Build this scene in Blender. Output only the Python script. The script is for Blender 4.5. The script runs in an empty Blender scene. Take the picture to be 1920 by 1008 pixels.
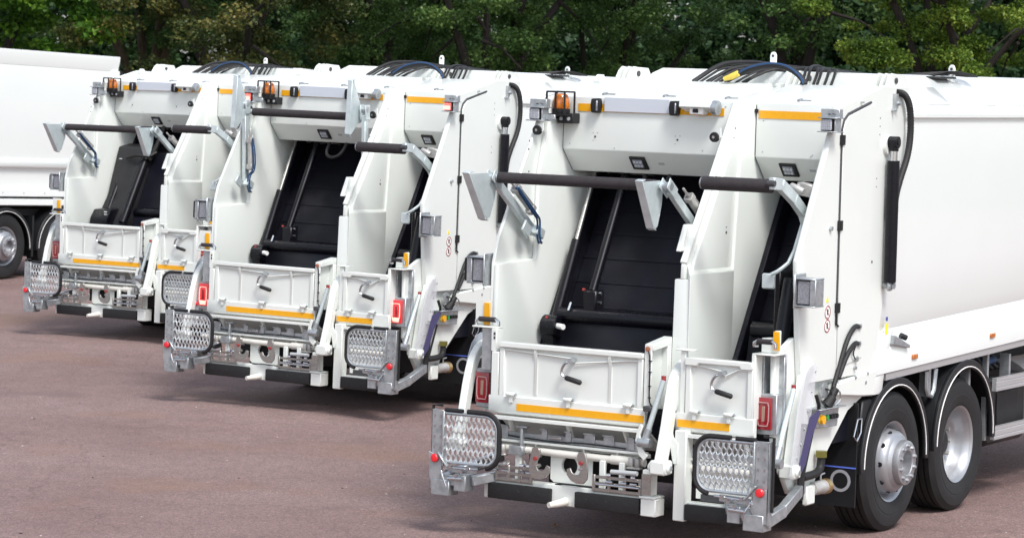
import bpy, bmesh, math, random
import numpy as np
from mathutils import Vector, Matrix

S = bpy.context.scene
COL = S.collection
random.seed(7)
NR = np.random.default_rng(11)

# ------------------------------------------------------------------ camera
cam_d = bpy.data.cameras.new('camera')
cam = bpy.data.objects.new('camera', cam_d)
COL.objects.link(cam)
cam_d.sensor_width = 36.0
cam_d.lens = 5542.835 / 1920.0 * 36.0
cam_d.clip_start = 0.5
cam_d.clip_end = 1500
Rc = Matrix(((0.85505014, 0.51779804, 0.02782875),
             (0.05894063, -0.04373034, -0.99730319),
             (-0.51518468, 0.85438448, -0.06791098)))
M = Matrix((Rc[0], -Rc[1], -Rc[2])).transposed()      # camera axes as columns
cam.matrix_world = Matrix.Translation((10.15359, -18.37365, 3.39539)) @ M.to_4x4()
S.camera = cam
cam_d.dof.use_dof = True
cam_d.dof.focus_distance = 24.0
cam_d.dof.aperture_fstop = 6.3

# ------------------------------------------------------------------ sky and sun
SUN_DIR = Vector((0.62, -0.40, 1.0)).normalized()     # towards the sun
elev = math.asin(SUN_DIR.z)
azim = math.atan2(SUN_DIR.x, SUN_DIR.y)
W = bpy.data.worlds.new('World')
S.world = W
W.use_nodes = True
nt = W.node_tree
nt.nodes.clear()
sky = nt.nodes.new('ShaderNodeTexSky')
sky.sky_type = 'NISHITA'
sky.sun_disc = False
sky.sun_elevation = elev
sky.sun_rotation = azim
sky.air_density = 1.0
sky.dust_density = 2.0
sky.ozone_density = 1.0
hs = nt.nodes.new('ShaderNodeHueSaturation')           # a milky overcast sky
hs.inputs['Saturation'].default_value = 0.50
bg = nt.nodes.new('ShaderNodeBackground')
bg.inputs['Strength'].default_value = 0.12
wo = nt.nodes.new('ShaderNodeOutputWorld')
nt.links.new(sky.outputs[0], hs.inputs['Color'])
nt.links.new(hs.outputs[0], bg.inputs['Color'])
nt.links.new(bg.outputs[0], wo.inputs['Surface'])
sun_d = bpy.data.lights.new('sun', 'SUN')
sun_d.energy = 1.5
sun_d.angle = math.radians(16)
sun_d.color = (1.0, 0.985, 0.955)
sun = bpy.data.objects.new('sun', sun_d)
COL.objects.link(sun)
sun.rotation_euler = SUN_DIR.to_track_quat('Z', 'Y').to_euler()
sun.location = (0, 0, 30)
S.view_settings.view_transform = 'Standard'
S.view_settings.look = 'None'
S.view_settings.exposure = 1.06
S.view_settings.gamma = 1.0
S.cycles.max_bounces = 8
S.cycles.transparent_max_bounces = 12

# ------------------------------------------------------------------ materials
MATS = {}


def mat(name, col, rough=0.5, metal=0.0, coat=0.0, var=0.0, vscale=3.0, bump=0.0, bscale=60.0,
        emit=None, estr=0.0, trans=0.0, alpha=1.0, stretch=None, rvar=0.0, spec=0.5, col2=None):
    m = bpy.data.materials.new(name)
    m.use_nodes = True
    t = m.node_tree
    b = t.nodes['Principled BSDF']
    b.inputs['Base Color'].default_value = (*col, 1)
    b.inputs['Roughness'].default_value = rough
    b.inputs['Metallic'].default_value = metal
    b.inputs['Specular IOR Level'].default_value = spec
    if coat:
        b.inputs['Coat Weight'].default_value = coat
        b.inputs['Coat Roughness'].default_value = 0.04
    if trans:
        b.inputs['Transmission Weight'].default_value = trans
    if alpha < 1:
        b.inputs['Alpha'].default_value = alpha
    if emit:
        b.inputs['Emission Color'].default_value = (*emit, 1)
        b.inputs['Emission Strength'].default_value = estr
    if var or bump or rvar:
        tc = t.nodes.new('ShaderNodeTexCoord')
        src = tc.outputs['Object']
        if stretch:
            mp = t.nodes.new('ShaderNodeMapping')
            mp.inputs['Scale'].default_value = stretch
            t.links.new(src, mp.inputs['Vector'])
            src = mp.outputs[0]
        if var or rvar:
            n = t.nodes.new('ShaderNodeTexNoise')
            n.inputs['Scale'].default_value = vscale
            n.inputs['Detail'].default_value = 3
            n.inputs['Roughness'].default_value = 0.55
            t.links.new(src, n.inputs['Vector'])
        if var:
            mx = t.nodes.new('ShaderNodeMix')
            mx.data_type = 'RGBA'
            c2 = col2 or tuple(c * (1 - var) for c in col)
            mx.inputs[6].default_value = (*col, 1)
            mx.inputs[7].default_value = (*c2, 1)
            r = t.nodes.new('ShaderNodeMapRange')
            r.inputs[1].default_value = 0.38
            r.inputs[2].default_value = 0.68
            t.links.new(n.outputs[0], r.inputs[0])
            t.links.new(r.outputs[0], mx.inputs[0])
            t.links.new(mx.outputs[2], b.inputs['Base Color'])
        if rvar:
            r2 = t.nodes.new('ShaderNodeMapRange')
            r2.inputs[1].default_value = 0.3
            r2.inputs[2].default_value = 0.7
            r2.inputs[3].default_value = max(0.02, rough - rvar)
            r2.inputs[4].default_value = rough + rvar
            t.links.new(n.outputs[0], r2.inputs[0])
            t.links.new(r2.outputs[0], b.inputs['Roughness'])
        if bump:
            n2 = t.nodes.new('ShaderNodeTexNoise')
            n2.inputs['Scale'].default_value = bscale
            n2.inputs['Detail'].default_value = 3
            t.links.new(src, n2.inputs['Vector'])
            bp = t.nodes.new('ShaderNodeBump')
            bp.inputs['Strength'].default_value = bump
            bp.inputs['Distance'].default_value = 0.01
            t.links.new(n2.outputs[0], bp.inputs['Height'])
            t.links.new(bp.outputs[0], b.inputs['Normal'])
    MATS[name] = m
    return m


mat('white_paint', (0.732, 0.760, 0.726), 0.32, coat=0.4, var=0.05, vscale=1.3, bump=0.12, bscale=2.2)
mat('body_paint', (0.775, 0.805, 0.785), 0.22, coat=0.8, var=0.02, vscale=0.8, bump=0.3, bscale=1.3)
mat('galvanised', (0.52, 0.55, 0.57), 0.42, metal=0.75, var=0.35, vscale=14, rvar=0.12, bump=0.06, bscale=50)
mat('pale_zinc', (0.62, 0.69, 0.70), 0.45, metal=0.45, var=0.18, vscale=9, rvar=0.1)
mat('stainless', (0.46, 0.45, 0.43), 0.34, metal=0.9, var=0.25, vscale=8, rvar=0.12, stretch=(1, 1, 4))
mat('mesh_zinc', (0.66, 0.69, 0.71), 0.36, metal=0.55, var=0.3, vscale=30, rvar=0.1)
mat('chrome', (0.62, 0.63, 0.65), 0.22, metal=1.0)
mat('cast_alloy', (0.50, 0.49, 0.47), 0.5, metal=0.5, var=0.2, vscale=20, bump=0.15, bscale=40)
mat('alloy_wheel', (0.42, 0.43, 0.45), 0.40, metal=0.7, var=0.12, vscale=9, rvar=0.08)
mat('aluminium', (0.66, 0.67, 0.68), 0.38, metal=0.7, var=0.08, vscale=5, stretch=(6, 0.3, 6))
mat('hopper_black', (0.0075, 0.0080, 0.0140), 0.40, var=0.5, vscale=4, rvar=0.10, spec=0.20, bump=0.04, bscale=14)
mat('cylinder_black', (0.0045, 0.0045, 0.008), 0.30, var=0.2, vscale=9, rvar=0.06, spec=0.30)
mat('chassis_black', (0.012, 0.012, 0.014), 0.6, var=0.4, vscale=8)
mat('rubber', (0.0095, 0.009, 0.010), 0.6, var=0.3, vscale=12, bump=0.2, bscale=90)
mat('tyre_rubber', (0.012, 0.0118, 0.0125), 0.72, var=0.35, vscale=8, bump=0.12, bscale=80)
mat('foam_sleeve', (0.032, 0.027, 0.030), 0.85, var=0.25, vscale=25, bump=0.25, bscale=120)
mat('mudguard_plastic', (0.009, 0.010, 0.012), 0.48, var=0.25, vscale=10)
mat('orange_tape', (0.82, 0.385, 0.004), 0.36, var=0.05, vscale=30, coat=0.4)
mat('amber_lens', (0.62, 0.17, 0.012), 0.16, coat=0.6, var=0.5, vscale=40)
mat('red_lens', (0.27, 0.006, 0.014), 0.14, coat=0.7)
mat('red_lens_lit', (0.55, 0.02, 0.03), 0.2, coat=0.5, emit=(1.0, 0.06, 0.05), estr=0.16)
mat('lit_strip', (1.0, 0.6, 0.5), 0.3, emit=(1.0, 0.36, 0.28), estr=0.5)
mat('clear_strip', (0.50, 0.30, 0.30), 0.3, coat=0.5)
mat('lens_tan', (0.30, 0.20, 0.15), 0.25, coat=0.5)
mat('lamp_glass', (0.62, 0.65, 0.70), 0.18, coat=0.6, var=0.25, vscale=60)
mat('lamp_reflector', (0.34, 0.35, 0.39), 0.3, metal=0.3, var=0.4, vscale=70)
mat('number_plate', (0.54, 0.57, 0.63), 0.45)
mat('red_plastic', (0.75, 0.02, 0.03), 0.35, coat=0.3)
mat('red_mark', (0.30, 0.035, 0.035), 0.6)
mat('blue_hose', (0.012, 0.055, 0.15), 0.45)
mat('yellow_wrap', (0.82, 0.62, 0.10), 0.5, var=0.2, vscale=30)
mat('yellow_sticker', (0.90, 0.72, 0.05), 0.5)
mat('white_sticker', (0.85, 0.84, 0.82), 0.5)
mat('grey_sticker', (0.40, 0.42, 0.43), 0.5)
mat('dark_seam', (0.05, 0.05, 0.055), 0.6)
mat('purple_film', (0.060, 0.056, 0.15), 0.35, alpha=0.93)
mat('clear_shield', (0.74, 0.75, 0.80), 0.18, alpha=0.30, coat=0.3)
mat('grey_shield', (0.42, 0.46, 0.52), 0.3, alpha=0.85, coat=0.3)
mat('brass', (0.62, 0.44, 0.20), 0.35, metal=0.9, var=0.3, vscale=20)
mat('brass_green', (0.22, 0.20, 0.05), 0.4, metal=0.7)
mat('bare_rust', (0.35, 0.13, 0.07), 0.7)
mat('green_button', (0.02, 0.30, 0.06), 0.4)
mat('blue_line', (0.12, 0.20, 0.75), 0.5)
mat('dull_print', (0.34, 0.35, 0.38), 0.6)
mat('blue_print', (0.05, 0.08, 0.30), 0.5)
mat('pipe_cream', (0.72, 0.70, 0.64), 0.4, coat=0.2, var=0.12, vscale=8)


# ------------------------------------------------------------------ mesh helpers
class MB:
    def __init__(s):
        s.v = []
        s.f = []
        s.parts = []

    def add(s, v, f):
        o = len(s.v)
        s.parts.append(([tuple(p) for p in v], [tuple(q) for q in f]))
        s.v += [tuple(p) for p in v]
        s.f += [tuple(i + o for i in q) for q in f]
        return s

    def box(s, x0, x1, y0, y1, z0, z1):
        v = [(x, y, z) for z in (z0, z1) for y in (y0, y1) for x in (x0, x1)]
        return s.add(v, [(0, 2, 3, 1), (4, 5, 7, 6), (0, 1, 5, 4), (2, 6, 7, 3), (0, 4, 6, 2), (1, 3, 7, 5)])

    def obox(s, p0, p1, w, h, up=(0, 0, 1)):
        """bar from p0 to p1, w wide (sideways), h high"""
        p0, p1 = Vector(p0), Vector(p1)
        d = (p1 - p0).normalized()
        u = Vector(up)
        if abs(d.dot(u)) > 0.97:
            u = Vector((0, 1, 0))
        r = d.cross(u).normalized()
        u = r.cross(d).normalized()
        v = []
        for p in (p0, p1):
            for a, b in ((-1, -1), (1, -1), (1, 1), (-1, 1)):
                v.append(p + r * a * w / 2 + u * b * h / 2)
        return s.add(v, [(0, 1, 2, 3), (7, 6, 5, 4), (0, 4, 5, 1), (1, 5, 6, 2), (2, 6, 7, 3), (3, 7, 4, 0)])

    def prism(s, poly, ax, lo, hi):
        n = len(poly)
        ar = sum(poly[i][0] * poly[(i + 1) % n][1] - poly[(i + 1) % n][0] * poly[i][1] for i in range(n))
        if ar < 0:
            poly = poly[::-1]
        if ax == 'x':
            g = lambda a, b, c: (c, a, b)
        elif ax == 'y':
            g = lambda a, b, c: (a, -c, b)
            lo, hi = -hi, -lo
        else:
            g = lambda a, b, c: (a, b, c)
        v = [g(a, b, lo) for a, b in poly] + [g(a, b, hi) for a, b in poly]
        f = [tuple(range(n - 1, -1, -1)), tuple(range(n, 2 * n))]
        f += [(i, (i + 1) % n, n + (i + 1) % n, n + i) for i in range(n)]
        return s.add(v, f)

    def cyl(s, p0, p1, r, n=14, r2=None):
        p0, p1 = Vector(p0), Vector(p1)
        d = (p1 - p0).normalized()
        u = Vector((0, 0, 1)) if abs(d.z) < 0.9 else Vector((0, 1, 0))
        a = d.cross(u).normalized()
        b = d.cross(a).normalized()
        r2 = r if r2 is None else r2
        v = []
        for p, q in ((p0, r), (p1, r2)):
            for i in range(n):
                t = 2 * math.pi * i / n
                v.append(p + a * q * math.cos(t) + b * q * math.sin(t))
        f = [tuple(range(n)), tuple(range(2 * n - 1, n - 1, -1))]
        f += [(i, n + i, n + (i + 1) % n, (i + 1) % n) for i in range(n)]
        return s.add(v, f)

    def tube(s, pts, r, n=8, smooth=0):
        P = [Vector(p) for p in pts]
        for _ in range(smooth):
            Q = [P[0]]
            for i in range(len(P) - 1):
                Q.append(P[i] * 0.75 + P[i + 1] * 0.25)
                Q.append(P[i] * 0.25 + P[i + 1] * 0.75)
            Q.append(P[-1])
            P = Q
        v = []
        f = []
        a = None
        m = len(P)
        for i, p in enumerate(P):
            d = (P[min(i + 1, m - 1)] - P[max(i - 1, 0)]).normalized()
            if a is None:
                u = Vector((0, 0, 1)) if abs(d.z) < 0.9 else Vector((0, 1, 0))
                a = d.cross(u).normalized()
            else:
                a = (a - d * a.dot(d)).normalized()
            b = d.cross(a)
            rr = r[i] if isinstance(r, (list, tuple)) else (r(i) if callable(r) else r)
            for k in range(n):
                t = 2 * math.pi * k / n
                v.append(p + a * rr * math.cos(t) + b * rr * math.sin(t))
        for i in range(m - 1):
            for k in range(n):
                f.append((i * n + k, i * n + (k + 1) % n, (i + 1) * n + (k + 1) % n, (i + 1) * n + k))
        f.append(tuple(range(n - 1, -1, -1)))
        f.append(tuple(range((m - 1) * n, m * n)))
        return s.add(v, f)

    def lathe(s, prof, o, ax='x', n=32, sgn=1):
        """prof: (radius, distance along the axis); closed if ends at radius 0"""
        o = Vector(o)
        v = []
        f = []
        for r, h in prof:
            for i in range(n):
                t = 2 * math.pi * i / n
                c, q = r * math.cos(t), r * math.sin(t)
                if ax == 'x':
                    p = (h * sgn, c, q)
                elif ax == 'y':
                    p = (c, h * sgn, q)
                else:
                    p = (c, q, h * sgn)
                v.append(o + Vector(p))
        m = len(prof)
        for j in range(m - 1):
            for i in range(n):
                f.append((j * n + i, j * n + (i + 1) % n, (j + 1) * n + (i + 1) % n, (j + 1) * n + i))
        return s.add(v, f)

    def each(s, name, material, parent=None, per=1, **kw):
        """one object for every primitive (or for every PER of them)"""
        out = []
        for i in range(0, len(s.parts), per):
            b = MB()
            for v, f in s.parts[i:i + per]:
                b.add(v, f)
            out.append(b.build(name, material, parent, **kw))
        return out

    def build(s, name, material, parent=None, bevel=0.0, seg=1, sharp=38, loc=None, kind=None):
        me = bpy.data.meshes.new(name)
        bm = bmesh.new()
        vs = [bm.verts.new(p) for p in s.v]
        for q in s.f:
            try:
                bm.faces.new([vs[i] for i in q])
            except ValueError:
                pass
        bmesh.ops.recalc_face_normals(bm, faces=bm.faces)
        if bevel:
            ed = [e for e in bm.edges if len(e.link_faces) == 2 and e.calc_face_angle(0) > 0.5]
            bmesh.ops.bevel(bm, geom=ed, offset=bevel, offset_type='OFFSET', segments=seg, profile=0.6,
                            affect='EDGES', clamp_overlap=True)
        bm.to_mesh(me)
        bm.free()
        me.materials.append(MATS[material])
        for p in me.polygons:
            p.use_smooth = True
        me.set_sharp_from_angle(angle=math.radians(sharp))
        o = bpy.data.objects.new(name, me)
        COL.objects.link(o)
        if parent:
            o.parent = parent
        if loc:
            o.location = loc
        if kind:
            o['kind'] = kind
        return o


def B():
    return MB()


def empty(name, loc=(0, 0, 0), rot=(0, 0, 0), parent=None):
    o = bpy.data.objects.new(name, None)
    COL.objects.link(o)
    o.location = loc
    o.rotation_euler = rot
    o.empty_display_size = 0.3
    if parent:
        o.parent = parent
    return o


def tag(o, label, cat, group=None, kind=None):
    o['label'] = label
    if cat:
        o['category'] = cat
    if group:
        o['group'] = group
    if kind:
        o['kind'] = kind
    return o


def kids(o):
    return [c for c in COL.objects if c.parent == o]


def copy_tree(o, parent, skip=()):
    c = o.copy()
    COL.objects.link(c)
    c.parent = parent
    for ch in list(o.children):
        copy_tree(ch, c)
    return c


def text_mesh(txt, size, material, name, parent, M4, depth=0.002):
    cu = bpy.data.curves.new(name, 'FONT')
    cu.body = txt
    cu.size = size
    cu.extrude = depth
    ob = bpy.data.objects.new(name, cu)
    COL.objects.link(ob)
    dg = bpy.context.evaluated_depsgraph_get()
    me = bpy.data.meshes.new_from_object(ob.evaluated_get(dg))
    bpy.data.objects.remove(ob)
    me.name = name
    me.materials.clear()
    me.materials.append(MATS[material])
    o = bpy.data.objects.new(name, me)
    COL.objects.link(o)
    o.parent = parent
    o.matrix_local = M4
    return o


def arc(cx, cz, r, a0, a1, n):
    return [(cx + r * math.cos(math.radians(a0 + (a1 - a0) * i / n)),
             cz + r * math.sin(math.radians(a0 + (a1 - a0) * i / n))) for i in range(n + 1)]


def rrect(x0, x1, z0, z1, rl, rr, n=5):
    """rounded rectangle, radius rl on the left corners and rr on the right ones"""
    p = []
    for cx, cz, r, a in ((x1 - rr, z1 - rr, rr, 90), (x1 - rr, z0 + rr, rr, 0), (x0 + rl, z0 + rl, rl, -90), (x0 + rl, z1 - rl, rl, 180)):
        p += [(cx + r * math.cos(math.radians(a - 90 * i / n)), cz + r * math.sin(math.radians(a - 90 * i / n))) for i in range(n + 1)]
    return p


# ------------------------------------------------------------------ ground
def asphalt_material():
    m = bpy.data.materials.new('red_asphalt')
    m.use_nodes = True
    t = m.node_tree
    b = t.nodes['Principled BSDF']
    tc = t.nodes.new('ShaderNodeTexCoord')
    def noise(scale, det=5, rough=0.6):
        n = t.nodes.new('ShaderNodeTexNoise')
        n.inputs['Scale'].default_value = scale
        n.inputs['Detail'].default_value = det
        n.inputs['Roughness'].default_value = rough
        t.links.new(tc.outputs['Object'], n.inputs['Vector'])
        return n.outputs[0]
    def ramp(src, stops):
        r = t.nodes.new('ShaderNodeValToRGB')
        e = r.color_ramp.elements
        e[0].position, e[0].color = stops[0][0], (*stops[0][1], 1)
        e[1].position, e[1].color = stops[-1][0], (*stops[-1][1], 1)
        for p, c in stops[1:-1]:
            q = e.new(p)
            q.color = (*c, 1)
        t.links.new(src, r.inputs[0])
        return r.outputs[0]
    def mix(a, b_, f, mode='MIX'):
        x = t.nodes.new('ShaderNodeMix')
        x.data_type = 'RGBA'
        x.blend_type = mode
        t.links.new(a, x.inputs[6])
        t.links.new(b_, x.inputs[7])
        if isinstance(f, float):
            x.inputs[0].default_value = f
        else:
            t.links.new(f, x.inputs[0])
        return x.outputs[2]
    big = ramp(noise(0.35, 6, 0.6), [(0.35, (0.182, 0.120, 0.111)), (0.52, (0.212, 0.146, 0.135)), (0.68, (0.238, 0.170, 0.158))])
    mid = ramp(noise(3.0, 6, 0.7), [(0.3, (0.90, 0.89, 0.89)), (0.7, (1.09, 1.09, 1.09))])
    c = mix(big, mid, 1.0, 'MULTIPLY')
    vo = t.nodes.new('ShaderNodeTexVoronoi')
    vo.inputs['Scale'].default_value = 95
    t.links.new(tc.outputs['Object'], vo.inputs['Vector'])
    grain = ramp(vo.outputs['Color'], [(0.0, (0.40, 0.40, 0.42)), (0.55, (0.95, 0.93, 0.93)), (1.0, (2.1, 2.0, 1.95))])
    c = mix(c, grain, 0.6, 'MULTIPLY')
    v2 = t.nodes.new('ShaderNodeTexVoronoi')
    v2.inputs['Scale'].default_value = 34
    t.links.new(tc.outputs['Object'], v2.inputs['Vector'])
    chips = ramp(v2.outputs['Color'], [(0.0, (0.78, 0.77, 0.78)), (0.86, (1.02, 1.02, 1.02)), (1.0, (1.9, 1.85, 1.8))])
    c = mix(c, chips, 0.5, 'MULTIPLY')
    # rusty brown stains and sparse pale and dark specks
    sn = ramp(noise(0.55, 4, 0.55), [(0.55, (0, 0, 0)), (0.70, (1, 1, 1))])
    rust = t.nodes.new('ShaderNodeRGB')
    rust.outputs[0].default_value = (0.225, 0.130, 0.075, 1)
    f2 = t.nodes.new('ShaderNodeMath')
    f2.operation = 'MULTIPLY'
    f2.inputs[1].default_value = 0.42
    t.links.new(sn, f2.inputs[0])
    c = mix(c, rust.outputs[0], f2.outputs[0])
    # hairline cracks
    ck = t.nodes.new('ShaderNodeTexVoronoi')
    ck.feature = 'DISTANCE_TO_EDGE'
    ck.inputs['Scale'].default_value = 0.22
    wn = t.nodes.new('ShaderNodeTexNoise')
    wn.inputs['Scale'].default_value = 1.6
    wn.inputs['Detail'].default_value = 6
    t.links.new(tc.outputs['Object'], wn.inputs['Vector'])
    wm = t.nodes.new('ShaderNodeVectorMath')
    wm.operation = 'MULTIPLY_ADD'
    wm.inputs[1].default_value = (0.9, 0.9, 0.9)
    t.links.new(wn.outputs['Color'], wm.inputs[0])
    t.links.new(tc.outputs['Object'], wm.inputs[2])
    t.links.new(wm.outputs[0], ck.inputs['Vector'])
    crk = ramp(ck.outputs['Distance'], [(0.0, (0.62, 0.60, 0.60)), (0.004, (1, 1, 1))])
    c = mix(c, crk, 0.6, 'MULTIPLY')
    st = ramp(noise(0.9, 3, 0.5), [(0.62, (0, 0, 0)), (0.74, (1, 1, 1))])
    dark = t.nodes.new('ShaderNodeRGB')
    dark.outputs[0].default_value = (0.140, 0.094, 0.088, 1)
    fac = t.nodes.new('ShaderNodeMath')
    fac.operation = 'MULTIPLY'
    fac.inputs[1].default_value = 0.55
    t.links.new(st, fac.inputs[0])
    c = mix(c, dark.outputs[0], fac.outputs[0])
    t.links.new(c, b.inputs['Base Color'])
    b.inputs['Roughness'].default_value = 0.82
    b.inputs['Specular IOR Level'].default_value = 0.35
    bp = t.nodes.new('ShaderNodeBump')
    bp.inputs['Strength'].default_value = 0.5
    bp.inputs['Distance'].default_value = 0.006
    t.links.new(vo.outputs['Distance'], bp.inputs['Height'])
    t.links.new(bp.outputs[0], b.inputs['Normal'])
    return m


MATS['red_asphalt'] = asphalt_material()


def gz(x, y):
    return 0.0044 * x - 0.0025 * y


gm = bpy.data.meshes.new('asphalt_lot')
GV, GF = [], []
xs = [-60, -40, -30, -20, -10, 0, 10, 30, 60]
ys = [-60, -30, -10, 0, 10, 20, 30, 44, 50]
for y in ys:
    for x in xs:
        GV.append((x, y, gz(x, y)))
for j in range(len(ys) - 1):
    for i in range(len(xs) - 1):
        a = j * len(xs) + i
        GF.append((a, a + 1, a + 1 + len(xs), a + len(xs)))
gm.from_pydata(GV, [], GF)
gm.materials.append(MATS['red_asphalt'])
ground = bpy.data.objects.new('asphalt_lot', gm)
COL.objects.link(ground)
ground['kind'] = 'structure'
tag(ground, 'reddish brown asphalt of the lorry park', None)


def grit():
    r = np.random.default_rng(21)
    n = 700
    d = r.uniform(14, 46, n) ** 1.0
    x = (r.random(n) - 0.5) * 0.40 * d
    p = np.array([10.154, -18.374])[None] + np.outer(d, [-0.5165, 0.8563]) + np.outer(x, [0.8563, 0.5165])
    V, F, MI = [], [], []
    for i in range(n):
        s = 0.003 + 0.010 * r.random() ** 3
        a = r.random() * 6.28
        z = gz(p[i, 0], p[i, 1])
        k = len(V)
        for j in range(4):
            q = a + j * 1.57
            V.append((p[i, 0] + s * (1 + 0.8 * (j % 2)) * math.cos(q), p[i, 1] + s * math.sin(q), z + 0.0015))
        V.append((p[i, 0], p[i, 1], z + s * 0.7))
        F += [(k, k + 1, k + 4), (k + 1, k + 2, k + 4), (k + 2, k + 3, k + 4), (k + 3, k, k + 4)]
        MI += [int(r.random() < 0.6)] * 4
    me = bpy.data.meshes.new('grit')
    me.from_pydata(V, [], F)
    me.materials.append(mat('grit_dark', (0.03, 0.025, 0.025), 0.9))
    me.materials.append(mat('grit_pale', (0.50, 0.46, 0.42), 0.9))
    me.polygons.foreach_set('material_index', MI)
    o = bpy.data.objects.new('grit', me)
    COL.objects.link(o)
    tag(o, 'loose grit and crumbs scattered over the asphalt', 'grit', kind='stuff')


grit()

# ------------------------------------------------------------------ the refuse trucks
# truck frame: x to the truck's right, y forward, z up, origin on the ground below the tail lights


def wheel(root, x, y, deep, side):
    """side +1: outer face looks to +x.  deep: dished drive wheel, else a wheel with a protruding hub"""
    w = empty('wheel', (x, y, 0.525), parent=root)
    R0 = 0.525
    prof = [(0.29, -0.30), (0.33, -0.305), (0.42, -0.31), (0.48, -0.295), (0.505, -0.27)]
    for k in range(5):                                             # tread with grooves
        a = -0.27 + k * 0.052
        prof += [(R0, a + 0.004), (R0, a + 0.040), (R0 - 0.016, a + 0.043), (R0 - 0.016, a + 0.049)]
    prof = prof[:-2]
    prof += [(0.508, -0.008), (0.485, 0.012), (0.43, 0.022), (0.40, 0.018), (0.395, 0.020), (0.34, 0.012), (0.305, 0.0), (0.29, -0.012)]
    B().lathe(prof, (0, 0, 0), 'x', 64, side).build('tyre', 'tyre_rubber', w, sharp=28)
    if deep:
        rim = [(0.287, -0.01), (0.30, 0.004), (0.305, 0.006), (0.303, 0.0), (0.288, -0.012), (0.275, -0.03), (0.262, -0.07),
               (0.25, -0.12), (0.235, -0.15), (0.215, -0.165), (0.15, -0.168), (0.14, -0.16), (0.0, -0.16)]
        B().lathe(rim, (0, 0, 0), 'x', 48, side).build('rim', 'alloy_wheel', w)
        h = B().lathe([(0.125, -0.165), (0.12, -0.14), (0.10, -0.125), (0.085, -0.115), (0.075, -0.112), (0.0, -0.112)], (0, 0, 0), 'x', 28, side)
        h.build('hub', 'chassis_black', w)
        nb = B()
        for k in range(10):
            t = 2 * math.pi * k / 10
            c = (0.165 * math.cos(t), 0.165 * math.sin(t))
            nb.cyl((side * -0.17, *c), (side * -0.125, *c), 0.016, 6)
        nb.build('wheel_nuts', 'cast_alloy', w, kind='stuff')
    else:
        rim = [(0.287, -0.01), (0.30, 0.004), (0.305, 0.006), (0.303, 0.0), (0.288, -0.012), (0.272, -0.05), (0.262, -0.075),
               (0.250, -0.06), (0.238, 0.0), (0.232, 0.03), (0.215, 0.052), (0.19, 0.06)]
        B().lathe(rim, (0, 0, 0), 'x', 48, side).build('rim', 'alloy_wheel', w)
        B().lathe([(0.20, 0.055), (0.182, 0.075), (0.172, 0.082), (0.170, 0.115), (0.166, 0.128), (0.150, 0.134), (0.098, 0.134), (0.092, 0.128),
                   (0.090, 0.06), (0.0, 0.055)], (0, 0, 0), 'x', 48, side).build('hub', 'alloy_wheel', w)
        nb = B()
        for k in range(10):
            t = 2 * math.pi * (k + 0.5) / 10
            c = (0.130 * math.cos(t), 0.130 * math.sin(t))
            nb.cyl((side * 0.130, *c), (side * 0.146, *c), 0.0165, 6)
            nb.cyl((side * 0.146, *c), (side * 0.152, *c), 0.010, 8, 0.008)
        nb.each('wheel_nut', 'alloy_wheel', w, per=2)
        hb = B()
        for k in range(10):
            t = 2 * math.pi * k / 10
            c = (0.2395 * math.cos(t), 0.2395 * math.sin(t))
            d = (0.222 * math.cos(t), 0.222 * math.sin(t))
            hb.cyl((side * 0.014, *d), (side * 0.010, *c), 0.019, 12)
        hb.each('rim_hole', 'chassis_black', w)
    return w


def mudguard(root, y, z, side, r=0.63, a0=-4, a1=184):
    pts = arc(y, z, r, a0, a1, 22)
    inn = arc(y, z, r - 0.045, a0, a1, 22)[::-1]
    x0, x1 = (0.72, 1.235) if side > 0 else (-1.235, -0.72)
    B().prism(arc(y, z, r, a0, a1, 22) + arc(y, z, r - 0.012, a0, a1, 22)[::-1], 'x', x0, x1).build('mudguard', 'mudguard_plastic', root)
    x0, x1 = (1.235, 1.262) if side > 0 else (-1.262, -1.235)
    rim = B().prism(arc(y, z, r - 0.004, a0, a1, 22) + arc(y, z, r - 0.075, a0, a1, 22)[::-1], 'x', x0, x1).build('mudguard_rim', 'mudguard_plastic', root, bevel=0.006)
    xx = side * 1.264
    B().tube([(xx, a, b) for a, b in arc(y, z, r - 0.060, a0 + 3, a1 - 3, 26)], 0.0045, 6).build('piping', 'white_sticker', rim)


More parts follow.
